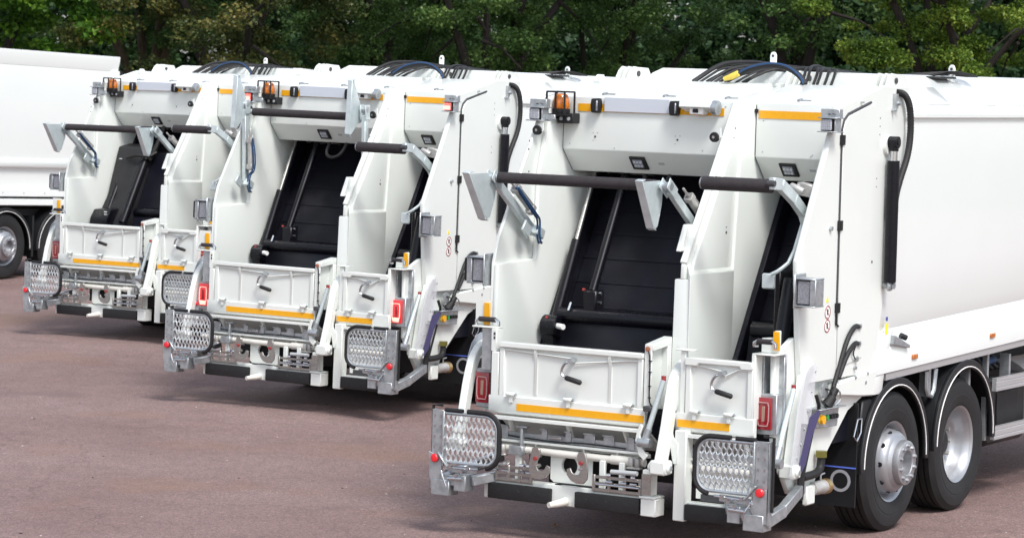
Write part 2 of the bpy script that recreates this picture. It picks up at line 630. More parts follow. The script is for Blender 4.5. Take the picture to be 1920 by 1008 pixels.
def footstep(root, sg):
    """folded up step of expanded metal; sg = -1 left, +1 right"""
    st = empty('footstep', parent=root)
    Y = -0.33
    x_in, x_out, z0, z1 = 0.815, 1.275, 0.53, 0.885
    def X(v):
        return sg * v
    # frame
    fr = []
    rc = 0.10
    path = [(X(x_out), z1)]
    path += [(X(a), b) for a, b in arc(x_in + rc, z1 - rc, rc, 90, 180, 7)]
    path += [(X(a), b) for a, b in arc(x_in + rc, z0 + rc, rc, 180, 270, 7)]
    path += [(X(x_out), z0)]
    B().tube([(a, Y, b) for a, b in path], 0.013, 6).build('step_frame', 'galvanised', st)
    off = 0.022
    p2 = [(X(x_out - 0.02), z1 + off), (X(x_out - 0.17), z1 + off)]
    B().tube([(a, Y, b) for a, b in p2], 0.0165, 8).build('rubber_edge', 'rubber', st)
    p3 = [(X(x_out - 0.21), z1 + off)]
    p3 += [(X(a), b) for a, b in arc(x_in + rc, z1 - rc, rc + off, 90, 180, 8)]
    p3 += [(X(a), b) for a, b in arc(x_in + rc, z0 + rc, rc + off, 180, 262, 8)]
    B().tube([(a, Y, b) for a, b in p3], 0.019, 8).build('rubber_edge', 'rubber', st)
    # expanded metal: zigzag strands
    me = B()
    dx, dz = 0.0215, 0.0208
    nc, nr = 21, int((z1 - z0) / dz)
    xi0 = x_in + 0.012
    def inside(a, b):
        if a < x_in + rc and b > z1 - rc:
            return math.hypot(a - x_in - rc, b - z1 + rc) < rc
        if a < x_in + rc and b < z0 + rc:
            return math.hypot(a - x_in - rc, b - z0 - rc) < rc
        return x_in <= a <= x_out and z0 <= b <= z1
    for c in range(nc):
        for r in range(nr + 1):
            s0 = 1 if (c + r // 2) % 2 else -1
            xa = xi0 + c * dx
            za = z0 + r * dz
            f0 = (0, 1, 1, 0)
            o0 = (r % 4) in (1, 2)
            o1 = ((r + 1) % 4) in (1, 2)
            ss = 1 if c % 2 else -1
            a0 = xa + ss * dx * 0.36 * (1 if o0 else -1)
            a1 = xa + ss * dx * 0.36 * (1 if o1 else -1)
            if not (inside(a0, za) and inside(a1, za + dz)):
                continue
            me.obox((X(a0), Y + (0.006 if o0 else -0.006), za), (X(a1), Y + (0.006 if o1 else -0.006), za + dz), 0.0105, 0.006, up=(sg * 0.45, 1, 0.25))
    me.build('mesh_plate', 'mesh_zinc', st, kind='stuff')
    # upright angle iron with folded edge and bolt holes
    xa, xb = X(1.265), X(1.365)
    lo, hi = min(xa, xb), max(xa, xb)
    an = B().box(lo, hi, Y - 0.012, Y - 0.004, 0.40, 0.905)
    e = X(1.365)
    an.box(min(e, e - sg * 0.008), max(e, e - sg * 0.008), Y - 0.012, Y + 0.06, 0.33, 0.905)
    e = X(1.262)
    an.box(min(e, e - sg * 0.014), max(e, e - sg * 0.014), Y - 0.030, Y - 0.004, 0.50, 0.90)
    up = an.build('step_upright', 'galvanised', st, bevel=0.002)
    hb = B()
    for k in range(5):
        zc = 0.86 - 0.075 * k
        hb.box(X(1.335) - 0.006, X(1.335) + 0.006, Y - 0.0165, Y - 0.0125, zc - 0.009, zc + 0.009)
        hb.box(X(1.285) - 0.005, X(1.285) + 0.005, Y - 0.0165, Y - 0.0125, zc - 0.009, zc + 0.009)
    hb.build('bolts', 'chrome', up, kind='stuff')
    B().tube([(X(1.378), Y + 0.03, 0.42), (X(1.378), Y + 0.03, 0.93), (X(1.30), Y + 0.03, 0.935)], 0.012, 6).build('rubber_edge', 'rubber', st)
    # red release knob with its bracket
    kx = X(1.315)
    B().lathe([(0.0, 0.0), (0.027, 0.0), (0.031, 0.006), (0.031, 0.016), (0.024, 0.023), (0.0, 0.025)], (kx, Y - 0.030, 0.555), 'y', 18, -1).build('release_knob', 'red_plastic', st)
    kb = B().prism([(kx - 0.06, 0.60), (kx + 0.05, 0.56), (kx + 0.055, 0.36), (kx - 0.02, 0.34), (kx - 0.05, 0.42)] if sg < 0 else
                   [(kx + 0.045, 0.58), (kx - 0.06, 0.55), (kx - 0.075, 0.44), (kx - 0.03, 0.34), (kx + 0.05, 0.34)], 'y', Y - 0.03, Y - 0.018)
    kb.obox((kx - sg * 0.03, Y - 0.035, 0.60), (kx - sg * 0.11, Y - 0.035, 0.50), 0.012, 0.035, up=(0, 1, 0))
    kb.build('knob_bracket', 'galvanised', st, bevel=0.003)
    # hinge block at the foot, springs and bolts
    fb = B()
    fb.box(min(X(1.06), X(1.16)), max(X(1.06), X(1.16)), Y - 0.02, Y + 0.10, 0.325, 0.445)
    fb.box(min(X(1.19), X(1.345)), max(X(1.19), X(1.345)), Y - 0.035, Y + 0.10, 0.285, 0.40)
    fb.box(min(X(1.09), X(1.30)), max(X(1.09), X(1.30)), Y - 0.01, Y + 0.05, 0.36, 0.43)
    fb.obox((X(0.98), Y + 0.02, 0.485), (X(1.22), Y + 0.02, 0.475), 0.02, 0.05)
    fb.each('hinge_block', 'galvanised', st, bevel=0.005)
    hw = B()
    for k in range(5):
        hw.cyl((X(1.03 + 0.05 * k), Y - 0.05, 0.50 - 0.028 * (k % 3)), (X(1.03 + 0.05 * k), Y + 0.0, 0.50 - 0.028 * (k % 3)), 0.013, 6)
    hw.cyl((X(0.96), Y - 0.02, 0.50), (X(1.18), Y - 0.02, 0.492), 0.009, 8)
    hw.cyl((X(1.08), Y - 0.03, 0.42), (X(1.20), Y - 0.03, 0.415), 0.016, 10)
    hw.tube([(X(1.25), Y - 0.05, 0.47), (X(1.22), Y - 0.07, 0.42), (X(1.20), Y - 0.06, 0.36)], 0.006, 6, 1)
    hw.build('hinge_bolts', 'chrome', st, kind='stuff')
    # carrier arm back to the tailgate
    ca = B().obox((X(1.33), Y + 0.02, 0.345), (X(1.34), -0.05, 0.40), 0.06, 0.085)
    ca.obox((X(1.34), -0.06, 0.40), (X(1.24), 0.45, 0.50), 0.06, 0.08)
    ca.obox((X(1.05), Y + 0.05, 0.40), (X(0.94), -0.10, 0.43), 0.05, 0.07)
    ca.build('carrier_arm', 'galvanised', st, bevel=0.006)
    return st


def tail_light(root, sg, lit):
    t = empty('tail_light', parent=root)
    x0, x1 = (-1.198, -1.084) if sg < 0 else (1.094, 1.209)
    z0, z1 = 0.942, 1.168
    B().box(x0 - 0.008, x1 + (0.018 if sg < 0 else 0.03), 0.006, 0.16, z0 - 0.035, z1 + 0.022).build('lamp_housing', 'galvanised', t, bevel=0.005)
    B().box(x0, x1, -0.022, 0.004, z0, z1).build('lens', 'red_lens_lit' if lit else 'red_lens', t, bevel=0.008, seg=2)
    xm = (x0 + x1) / 2
    ring = [(-0.034, 0.078), (0.034, 0.078), (0.042, 0.05), (0.042, -0.05), (0.034, -0.084), (-0.034, -0.084), (-0.042, -0.05), (-0.042, 0.05)]
    zm = (z0 + z1) / 2
    rb = B()
    for i in range(8):
        a, b = ring[i], ring[(i + 1) % 8]
        rb.obox((xm + a[0], -0.0245, zm + a[1]), (xm + b[0], -0.0245, zm + b[1]), 0.006, 0.008, up=(0, 1, 0))
    rb.build('light_strip', 'lit_strip' if lit else 'clear_strip', t)
    if lit:
        B().box(xm - 0.036, xm + 0.036, -0.026, -0.021, z0 + 0.012, z0 + 0.055).build('brake_lamp', 'lit_strip', t, bevel=0.002)
    B().box(xm - 0.012, xm + 0.012, -0.0255, -0.021, zm - 0.055, zm + 0.052).build('reflector', 'red_lens' if lit else 'lens_tan', t, bevel=0.002)
    return t


def square_lamp(root, sg, lit):
    """rear lamp in a zinc frame at the top corner of the tailgate"""
    t = empty('rear_lamp', parent=root)
    xm = 1.258 if sg > 0 else -1.212
    Y = 0.80 if sg < 0 else 0.68
    b = B().box(xm - 0.072, xm + 0.072, Y - 0.012, Y + 0.05, 3.105, 3.165)
    b.box(xm - 0.078, xm + 0.078, Y - 0.06, Y + 0.06, 3.098, 3.106)
    b.box(xm - 0.078, xm + 0.078, Y - 0.06, Y + 0.06, 3.000, 3.008)
    b.box(xm + 0.052, xm + 0.060, Y - 0.05, Y + 0.05, 3.008, 3.098)
    if sg < 0:
        b.box(xm + 0.06, xm + 0.14, Y + 0.0, Y + 0.02, 3.01, 3.05)
    b.build('lamp_frame', 'galvanised', t, bevel=0.003)
    B().box(xm - 0.062, xm + 0.048, Y - 0.035, Y + 0.05, 3.010, 3.097).build('lamp_case', 'rubber', t, bevel=0.006)
    B().box(xm - 0.056, xm + 0.030, Y - 0.048, Y - 0.036, 3.016, 3.092).build('lens', 'red_lens_lit' if lit else 'lamp_glass', t, bevel=0.005)
    g = B()
    for k in range(1, 6):
        u = xm - 0.056 + 0.086 * k / 6
        g.box(u - 0.001, u + 0.001, Y - 0.0500, Y - 0.0482, 3.018, 3.090)
        v = 3.016 + 0.076 * k / 6
        g.box(xm - 0.054, xm + 0.028, Y - 0.0506, Y - 0.0500, v - 0.001, v + 0.001)
    g.build('lens_grid', 'lit_strip' if lit else 'lamp_reflector', t, kind='stuff')
    if lit:
        B().box(xm - 0.05, xm + 0.02, Y - 0.054, Y - 0.0508, 3.022, 3.06).build('brake_lamp', 'lit_strip', t)
    m = B().prism([(xm - 0.02, 3.128), (xm - 0.005, 3.134), (xm + 0.01, 3.128), (xm - 0.005, 3.124)], 'y', Y - 0.016, Y - 0.0125)
    m.obox((xm + 0.018, Y - 0.014, 3.135), (xm + 0.045, Y - 0.014, 3.127), 0.004, 0.005, up=(0, 1, 0))
    m.build('printed_mark', 'dark_seam', t)
    return t


def crank_handle(root, dx):
    h = empty('latch_handle', parent=root)
    P = lambda x, z, y=-0.135: (x + dx, y, z)
    B().tube([P(-0.335, 1.318, -0.10), P(-0.36, 1.312), P(-0.392, 1.285), P(-0.41, 1.24), P(-0.402, 1.21), P(-0.38, 1.196), P(-0.355, 1.192)], 0.0105, 8, 1).build('crank', 'chrome', h)
    B().tube([P(-0.372, 1.1955), P(-0.36, 1.192), P(-0.25, 1.168), P(-0.243, 1.166)], [0.015, 0.019, 0.019, 0.013], 10).build('grip', 'rubber', h)
    B().cyl(P(-0.335, 1.318, -0.15), P(-0.335, 1.318, -0.085), 0.02, 8).build('pivot_bolt', 'galvanised', h)
    return h


def lifting_bar(root, raised):
    """bin lifting bar across the wide hopper, with its two brackets and arms"""
    t = empty('lifting_bar', parent=root)
    if raised:
        py, pz = 0.72, 2.905
    else:
        py, pz = 0.10, 2.59
    B().cyl((-1.115, py, pz), (0.19, py, pz), 0.041, 18).build('foam_sleeve', 'foam_sleeve', t)
    for k, bx in enumerate((-1.17, 0.215)):
        b = B()
        if raised:
            poly = [(0.46, 3.26), (0.52, 3.27), (0.66, 3.02), (0.73, 2.93), (0.70, 2.86), (0.62, 2.84), (0.50, 2.73), (0.43, 2.74)]
            b.prism(poly, 'x', bx - 0.004, bx + 0.004)
            b.obox((bx, 0.43, 2.735), (bx, 0.455, 3.265), 0.055, 0.008, up=(0, 1, 0))
            b.obox((bx - 0.01, 0.455, 3.265), (bx - 0.01, 0.53, 3.275), 0.055, 0.008)
            b.obox((bx, 0.43, 2.74), (bx, 0.47, 2.70), 0.055, 0.008)
            b.cyl((bx, py, pz), (bx + 0.06, py, pz), 0.028, 12)
            b.build('bar_bracket', 'pale_zinc', t, bevel=0.002)
        else:
            poly = [(-0.235, 2.62), (0.10, 2.625), (0.15, 2.59), (0.135, 2.45), (0.07, 2.30), (0.03, 2.285), (-0.01, 2.31)]
            kk = 1.0 if k == 0 else 0.8
            poly = [(0.15 + (a - 0.15) * kk, z) for a, z in poly]
            b.prism(poly, 'x', bx - 0.004, bx + 0.004)
            yy = lambda a: 0.15 + (a - 0.15) * kk
            b.obox((bx - 0.025, yy(-0.235), 2.625), (bx - 0.025, yy(-0.005), 2.29), 0.062, 0.008, up=(0, 1, 0))
            b.obox((bx - 0.025, yy(-0.005), 2.29), (bx - 0.025, yy(0.045), 2.275), 0.062, 0.008)
            b.obox((bx - 0.025, yy(-0.24), 2.625), (bx - 0.025, yy(-0.18), 2.635), 0.062, 0.008)
            b.cyl((bx, py, pz), (bx + 0.06, py, pz), 0.028, 12)
            b.build('bar_bracket', 'pale_zinc', t, bevel=0.002)
    for k, ax in enumerate((-1.165, 0.285)):
        a = B()
        c = B()
        if raised:
            p0, p1 = Vector((ax, 0.69, 2.16)), Vector((ax, 0.64, 2.93))
        else:
            p0, p1 = Vector((ax, 0.70, 2.165)), Vector((ax, 0.13, 2.56))
        d = (p1 - p0).normalized()
        a.obox(p0, p1, 0.044, 0.066)
        tip = p1 + d * 0.02
        a.obox(p1 - d * 0.05 + Vector((0.03, 0, 0)), p1 + d * 0.10 + Vector((0.03, 0, 0)), 0.008, 0.085)
        a.obox(p1 - d * 0.05 + Vector((-0.03, 0, 0)), p1 + d * 0.10 + Vector((-0.03, 0, 0)), 0.008, 0.085)
        a.build('swing_arm', 'pale_zinc', t, bevel=0.004)
        B().cyl(p1 + d * 0.05 - Vector((0.036, 0, 0)), p1 + d * 0.05 + Vector((0.036, 0, 0)), 0.03, 14).build('roller', 'galvanised', t)
        # air cylinder beside the arm
        o = Vector((0.03, 0.05, 0.075)) if not raised else Vector((0.075, -0.02, 0.0))
        q0, q1 = p0 + d * 0.18 + o, p0 + d * 0.48 + o
        c.cyl(q0, q1, 0.030, 14)
        c.cyl(q1, q1 + d * 0.10, 0.010, 8)
        for q in (q0, q1 - d * 0.03):
            c.obox(q - d * 0.02, q + d * 0.03, 0.062, 0.062)
        for e in (-0.026, 0.026):
            c.cyl(q0 + Vector((e, 0, 0.026)), q1 + Vector((e, 0, 0.026)), 0.005, 6)
        c.obox(q0 + Vector((0, 0, -0.03)), q0 + d * 0.06 + Vector((0, 0, -0.045)), 0.04, 0.03)
        c.build('air_cylinder', 'cast_alloy', t, bevel=0.004)
        if k == 0:
            hz = B()
            for e in (0.0, 0.022):
                hz.tube([q1 + Vector((0.02 + e, -0.02, 0.0)), q0 + d * 0.2 + Vector((0.045 + e, -0.01, -0.04)), q0 + d * 0.02 + Vector((0.04 + e, 0, -0.05)),
                         p0 + Vector((0.05 + e, -0.03, 0.10)), p0 + Vector((0.05 + e, -0.04, -0.02)), p0 + Vector((0.045 + e, 0.0, -0.08)), p0 + Vector((0.02 + e, 0.05, -0.075))], 0.0085, 6, 2)
            hz.build('air_hoses', 'blue_hose', t)
            fx = B().obox(p0 + Vector((0.03, -0.04, 0.03)), p0 + Vector((0.03, 0.06, -0.02)), 0.06, 0.07)
            fx.obox(p0 + Vector((0.04, -0.22, 0.07)), p0 + Vector((0.04, -0.13, 0.0)), 0.02, 0.09)
            fx.build('pivot_bracket', 'pale_zinc', t, bevel=0.005)
    return t


def side_bar(root):
    """short sleeve bar over the narrow hopper on its bent arm"""
    t = empty('lifting_bar', parent=root)
    B().cyl((0.565, 0.10, 2.625), (1.10, 0.10, 2.625), 0.049, 18).build('foam_sleeve', 'foam_sleeve', t)
    B().cyl((0.552, 0.10, 2.625), (0.566, 0.10, 2.625), 0.042, 16).build('end_cap', 'galvanised', t)
    a = B()
    pts = [(1.115, 0.06, 2.645), (1.115, 0.20, 2.635), (1.115, 0.42, 2.53), (1.115, 0.58, 2.43), (1.115, 0.74, 2.22), (1.115, 0.86, 2.0)]
    for i in range(len(pts) - 1):
        a.obox(pts[i], pts[i + 1], 0.045, 0.085)
    a.build('swing_arm', 'pale_zinc', t, bevel=0.004)
    c = B()
    c.cyl((1.05, 0.50, 2.62), (1.15, 0.50, 2.58), 0.026, 10)
    c.obox((1.06, 0.62, 2.60), (1.18, 0.62, 2.58), 0.10, 0.09)
    c.cyl((1.02, 0.47, 2.60), (1.10, 0.55, 2.62), 0.014, 8)
    c.build('air_cylinder', 'cast_alloy', t, bevel=0.006)
    B().cyl((1.09, 0.055, 2.645), (1.145, 0.055, 2.645), 0.022, 12).build('pivot_bolt', 'dark_seam', t)
    return t


def tow_hook(root, x, flip):
    s = -1 if flip else 1
    pts = [(-0.03, 0.085), (0.0, 0.10), (0.035, 0.09), (0.05, 0.06), (0.045, 0.02), (0.02, -0.02), (0.012, -0.065), (0.03, -0.098), (0.065, -0.105), (0.095, -0.085),
           (0.112, -0.05), (0.145, -0.062), (0.145, -0.11), (0.105, -0.155), (0.05, -0.178), (-0.02, -0.175), (-0.055, -0.13), (-0.058, -0.05), (-0.045, 0.03)]
    b = B().prism([(x + s * a * 0.85, 0.60 + z * 0.85) for a, z in pts], 'y', -0.180, -0.165)
    o = b.build('tow_hook', 'stainless', root, bevel=0.002)
    B().cyl((x + s * 0.005, -0.195, 0.60), (x + s * 0.005, -0.16, 0.60), 0.015, 10).build('pin', 'red_mark', o)
    B().cyl((x + s * 0.012, -0.192, 0.555), (x + s * 0.012, -0.16, 0.555), 0.010, 8).build('pin', 'chrome', o)
    return o


def slotted_bracket(root, x0, x1):
    b = B()
    z = 0.41
    for k in range(3):
        b.box(x0, x1, -0.150, -0.140, z + 0.045 * k, z + 0.045 * k + 0.022)
    n = 4
    for k in range(n):
        u = x0 + (x1 - x0 - 0.02) * k / (n - 1)
        b.box(u, u + 0.022, -0.1515, -0.1385, z - 0.004, z + 0.116)
    b.box(x0, x1, -0.1385, -0.09, z - 0.01, z - 0.002)
    b.build('slotted_bracket', 'stainless', root, bevel=0.002)


def hose_loop(root, y0, y1, xa, xb, zt, r, name='roof_hose', m='rubber', lean=0.0):
    pts = [(xa, y0, 3.33), (xa + (xb - xa) * 0.10 + lean, y0 + 0.04, 3.33 + (zt - 3.33) * 0.62), (xa + (xb - xa) * 0.3 + lean, (y0 + y1) / 2, zt),
           (xa + (xb - xa) * 0.65, (y0 + y1) / 2 + 0.05, zt + 0.01), (xa + (xb - xa) * 0.9, y1, 3.33 + (zt - 3.33) * 0.55), (xb, y1 + 0.05, 3.31)]
    return B().tube(pts, r, 7, 2).build(name, m, root)


def lug(root, x, y=1.78, s=1.0):
    pl = [(y - 0.10, 3.30), (y - 0.02, 3.40), (y + 0.03, 3.43 * 1.0), (y + 0.09, 3.425), (y + 0.26, 3.42), (y + 0.36, 3.30)]
    b = B()
    for dx in (-0.055, 0.0, 0.055):
        b.prism([(a + (0.0 if dx <= 0 else -0.02), z) for a, z in pl], 'x', x + dx - 0.009, x + dx + 0.009)
    o = b.build('hinge_lug', 'white_paint', root, bevel=0.004)
    B().cyl((x + 0.065, y + 0.07, 3.375), (x + 0.075, y + 0.07, 3.375), 0.022, 12).build('pin', 'dark_seam', o)
    return o


def refuse_truck(root):
    P = 'white_paint'
    # ---------- tailgate walls
    B().prism([(0.83, 3.172), (1.62, 3.338), (2.07, 3.33), (1.60, 1.232), (0.36, 1.232), (0.31, 1.55), (0.25, 2.105)], 'x', 1.205, 1.25).build('side_wall', P, root, bevel=0.006)
    B().prism([(0.93, 3.172), (1.62, 3.336), (2.07, 3.33), (1.60, 1.0), (0.24, 1.0), (0.24, 1.95), (0.30, 2.14)], 'x', -1.25, -1.225).build('side_wall', P, root, bevel=0.004)
    l = B().prism([(0.235, 1.945), (0.77, 1.965), (0.785, 2.0), (0.80, 2.6), (0.96, 3.165), (1.62, 3.325), (2.0, 3.3), (2.0, 0.95), (0.225, 0.95)], 'x', -1.2245, -1.185)
    l.build('wall_liner', P, root, bevel=0.016, seg=2)
    # partition between the two hoppers: a thick box with a thin slanted blade
    p = B().prism([(0.19, 1.93), (0.835, 1.94), (0.85, 1.96), (0.90, 2.62), (0.97, 3.19), (1.6, 3.3), (2.0, 3.3), (2.0, 0.95), (0.17, 0.95)], 'x', 0.312, 0.445)
    p.build('partition', P, root, bevel=0.012, seg=2)
    p = B().prism([(0.975, 3.205), (0.195, 2.03), (0.192, 1.93), (0.98, 1.93), (1.02, 3.21)], 'x', 0.357, 0.392)
    p.build('partition_blade', P, root, bevel=0.008, seg=2)
    p = B().prism([(1.03, 3.18), (0.315, 2.10), (0.27, 2.03), (0.27, 1.94), (0.98, 1.94)], 'x', 0.3915, 0.424)
    p.build('partition_skin', P, root, bevel=0.014, seg=2)
    p = B().prism([(0.3105, 0.96), (0.3105, 1.965), (0.356, 2.032), (0.393, 2.032), (0.4465, 1.965), (0.4465, 0.96)], 'y', 0.170, 0.86)
    p.v = [(x, y + (0.4465 - x) * 1.15 if y < 0.3 else y, z) for x, y, z in p.v]      # rear face of the post turned to the left
    p.build('partition_knee', P, root, bevel=0.005)
    p = B().obox((0.375, 0.975, 3.21), (0.375, 0.20, 2.045), 0.055, 0.022, up=(0, 1, 0))
    p.build('blade_flange', P, root, bevel=0.006)
    p = B().prism([(0.185, 2.125), (0.285, 2.315), (0.37, 2.315), (0.27, 2.125)], 'x', 0.315, 0.356)
    p.build('partition_guard', P, root, bevel=0.006)
    # small holes and bolts
    d = B()
    for y, z, r in ((0.754, 2.246, 0.011), (0.754, 2.285, 0.006)):
        d.cyl((0.4235, y, z), (0.4255, y, z), r, 10)
    for y, z in ((0.83, 2.93), (0.845, 3.0)):
        d.cyl((0.4235, y, z), (0.4255, y, z), 0.007, 10)
    d.build('bolt_holes', 'dark_seam', root, kind='stuff')
    d = B()
    for y, z in ((0.70, 2.62), (0.72, 2.55), (0.70, 2.85), (0.69, 2.79)):
        d.cyl((-1.2255, y, z), (-1.2225, y, z), 0.007, 10)
    d.build('bolt_holes', 'dark_seam', root, kind='stuff')
    # ---------- hoods over the hoppers
    prof = [(1.12, 3.188), (1.12, 2.79), (1.28, 2.622), (1.95, 2.622), (2.0, 3.33), (1.62, 3.328)]
    for x0, x1, wl in ((-1.178, 0.300, -0.555), (0.455, 1.198, 0.698)):
        hd = B().prism(prof, 'x', x0, x1).build('hood', P, root, bevel=0.008, seg=2)
        if x0 < 0:
            B().prism([(1.13, 3.17), (1.13, 2.79), (1.285, 2.63), (1.4, 2.63), (1.4, 3.2)], 'x', -1.186, -1.180).build('rubber_seam', 'dark_seam', hd)
        else:
            B().prism([(1.13, 3.17), (1.13, 2.79), (1.285, 2.63), (1.4, 2.63), (1.4, 3.2)], 'x', 0.447, 0.453).build('rubber_seam', 'dark_seam', hd)
        d = B()
        for bx, bz in ((x0 + 0.06, 2.83), (x0 + 0.06, 3.06), (x1 - 0.06, 2.83), (x0 + 0.45, 2.81), (x1 - 0.28, 2.82), (x1 - 0.10, 3.15)):
            d.cyl((bx, 1.1215, bz), (bx, 1.117, bz), 0.006, 8)
        d.build('rivets', 'grey_sticker', hd, kind='stuff')
        # work light let into the slanted underside
        w = empty('work_light', parent=root)
        n = Vector((0, -0.724, -0.690))
        u = Vector((0, 0.690, -0.724))
        c = Vector((wl, 1.20, 2.706)) + n * 0.004
        def Q(a, b, o=0.0):
            return c + Vector((a, 0, 0)) + u * b + n * o
        fr = B()
        fr.obox(Q(0, -0.065), Q(0, 0.065), 0.135, 0.02, up=n)
        fr.build('lamp_bezel', 'rubber', w, bevel=0.006)
        B().obox(Q(-0.002, -0.042, 0.010), Q(-0.002, 0.038, 0.010), 0.082, 0.008, up=n).build('lens', 'lamp_reflector', w, bevel=0.003)
        le = B()
        for i in range(3):
            for j in range(2):
                le.cyl(Q(-0.028 + 0.026 * i, -0.02 + 0.036 * j, 0.012), Q(-0.028 + 0.026 * i, -0.02 + 0.036 * j, 0.020), 0.011, 10)
        le.build('led', 'lamp_glass', w, kind='stuff')
        st = B().obox(Q(0.19, -0.012, -0.004), Q(0.19, 0.012, -0.004), 0.05, 0.003, up=n)
        st.build('printed_mark', 'grey_sticker', root)
        lt = B()
        for k in range(3 if x0 < 0 else 2):
            tx = x0 + 0.30 + k * (0.52 if x0 < 0 else 0.42)
            lt.obox((tx, 1.20, 3.214), (tx + 0.10, 1.20, 3.214), 0.016, 0.012)
            lt.cyl((tx + 0.01, 1.17, 3.212), (tx + 0.01, 1.23, 3.22), 0.011, 8)
        lt.each('hood_latch', 'galvanised', hd, per=2)
    # orange tape, plate, lamps on the wide hood
    B().box(-1.05, 0.19, 1.1150, 1.1185, 3.080, 3.138).build('reflective_tape', 'orange_tape', root)
    B().box(0.475, 1.10, 1.1150, 1.1185, 3.074, 3.132).build('reflective_tape', 'orange_tape', root)
    B().box(0.440, 0.470, 1.104, 1.1185, 3.115, 3.142).build('latch', 'rubber', root)
    B().box(-0.816, -0.259, 1.100, 1.1145, 3.083, 3.190).build('number_plate', 'number_plate', root, bevel=0.002)
    for x in (-0.875, -0.205):
        mk = B().prism([(x - 0.033, 3.072), (x - 0.040, 3.13), (x - 0.033, 3.178), (x + 0.03, 3.182), (x + 0.04, 3.13), (x + 0.03, 3.070)], 'y', 1.055, 1.114)
        o = mk.build('marker_lamp', 'rubber', root, bevel=0.012, seg=2)
        B().box(x + 0.012, x + 0.026, 1.048, 1.060, 3.085, 3.165).build('lens', 'lamp_reflector', o, bevel=0.004)
    cm = empty('rear_camera', parent=root)
    B().prism([(1.118, 3.195), (1.00, 3.19), (0.99, 3.14), (1.118, 3.10)], 'x', -0.125, 0.135).build('camera_hood', P, cm, bevel=0.004)
    B().box(-0.05, 0.065, 1.02, 1.10, 3.086, 3.14).build('camera_body', 'white_sticker', cm, bevel=0.006)
    B().box(-0.02, 0.025, 1.012, 1.022, 3.100, 3.128).build('lens', 'rubber', cm, bevel=0.004)
    B().cyl((0.135, 1.05, 3.14), (0.175, 1.05, 3.14), 0.055, 16).build('sensor_cap', 'galvanised', cm)
    d = B()
    for x in (-0.898, -0.193):
        d.cyl((x, 1.1215, 2.891), (x, 1.116, 2.891), 0.008, 10)
        for a, b in ((-0.018, 0.028), (-0.018, -0.03), (0.02, 0.03)):
            d.cyl((x + a, 1.1215, 2.891 + b), (x + a, 1.117, 2.891 + b), 0.003, 6)
    d.build('bolt_holes', 'dark_seam', root, kind='stuff')
    # beacon in its cage
    bc = empty('beacon', parent=root)
    yb = 1.0
    B().lathe([(0.062, 0.0), (0.066, 0.01), (0.064, 0.055), (0.055, 0.095), (0.04, 0.112), (0.0, 0.115)], (-1.135, yb, 3.095), 'z', 20).build('amber_dome', 'amber_lens', bc)
    B().lathe([(0.0, -0.035), (0.068, -0.035), (0.07, -0.03), (0.07, 0.0), (0.0, 0.0)], (-1.135, yb, 3.094), 'z', 20).build('base', 'rubber', bc)
    cg = B()
    x0, x1, y0, y1, z0, z1 = -1.218, -1.062, yb - 0.075, yb + 0.075, 3.05, 3.222
    for x in (x0, x1):
        cg.box(x - 0.006, x + 0.006, y0 - 0.006, y0 + 0.006, z0, z1)
        cg.box(x - 0.006, x + 0.006, y1 - 0.006, y1 + 0.006, z0, z1)
    cg.box((x0 + x1) / 2 - 0.006, (x0 + x1) / 2 + 0.006, y0 - 0.007, y0 + 0.005, z0, z1)
    for z in (z0, z1):
        cg.box(x0, x1, y0 - 0.005, y0 + 0.005, z - 0.007, z + 0.007)
        cg.box(x0, x1, y1 - 0.005, y1 + 0.005, z - 0.007, z + 0.007)
        cg.box(x0 - 0.005, x0 + 0.005, y0, y1, z - 0.006, z + 0.006)
        cg.box(x1 - 0.005, x1 + 0.005, y0, y1, z - 0.006, z + 0.006)
    cg.build('cage', 'chassis_black', bc)
    B().box(-1.165, -1.03, yb + 0.0, yb + 0.11, 2.985, 3.062).build('cage_bracket', 'chassis_black', bc, bevel=0.004)
    d = B()
    for x in (-1.13, -1.065):
        d.cyl((x, yb - 0.006, 3.02), (x, yb + 0.005, 3.02), 0.014, 12)
    d.build('bracket_bolts', 'grey_sticker', bc, kind='stuff')
    B().tube([(-1.165, yb + 0.05, 3.02), (-1.19, yb, 3.03), (-1.205, 0.93, 3.05), (-1.2, 0.85, 3.07)], 0.006, 6, 1).build('cable', 'rubber', bc)
    # round buffers on the blade edges
    for x, y in ((-1.19, 0.735), (0.30, 0.745)):
        o = B().prism([(x - 0.01, 2.96), (x + 0.045, 3.0), (x + 0.05, 2.93), (x, 2.90)], 'y', y + 0.02, y + 0.03).build('buffer', P, root)
        B().lathe([(0.0, 0.0), (0.034, 0.0), (0.037, 0.008), (0.037, 0.03), (0.0, 0.03)], (x, y, 2.932), 'y', 18).build('rubber_ring', 'rubber', o)
        B().cyl((x, y - 0.004, 2.932), (x, y + 0.01, 2.932), 0.011, 10).build('bolt', 'chrome', o)
    # ---------- the packer inside
    def packer(x0, x1):
        a, b = Vector((0, 1.62, 2.56)), Vector((0, 0.86, 1.285))
        dn = (b - a).normalized()
        n = Vector((0, dn.z, -dn.y))
        if n.y > 0:
            n = -n
        pk = empty('packer', parent=root)
        f = -n
        p0, p1 = a + f * 0.16 - dn * 0.12, b + f * 0.16 + dn * 0.40
        xm = (x0 + x1) / 2
        B().obox(p0 + Vector((xm, 0, 0)), p1 + Vector((xm, 0, 0)), x1 - x0, 0.03, up=n).build('packer_plate', 'hopper_black', pk)
        for k in range(5):
            q = p0 + dn * (0.32 + 0.21 * k) + n * 0.018
            B().obox(q + Vector((x0, 0, 0)), q + Vector((x1, 0, 0)), 0.02, 0.005, up=n).build('packer_rib', 'hopper_black', pk, bevel=0.0015)
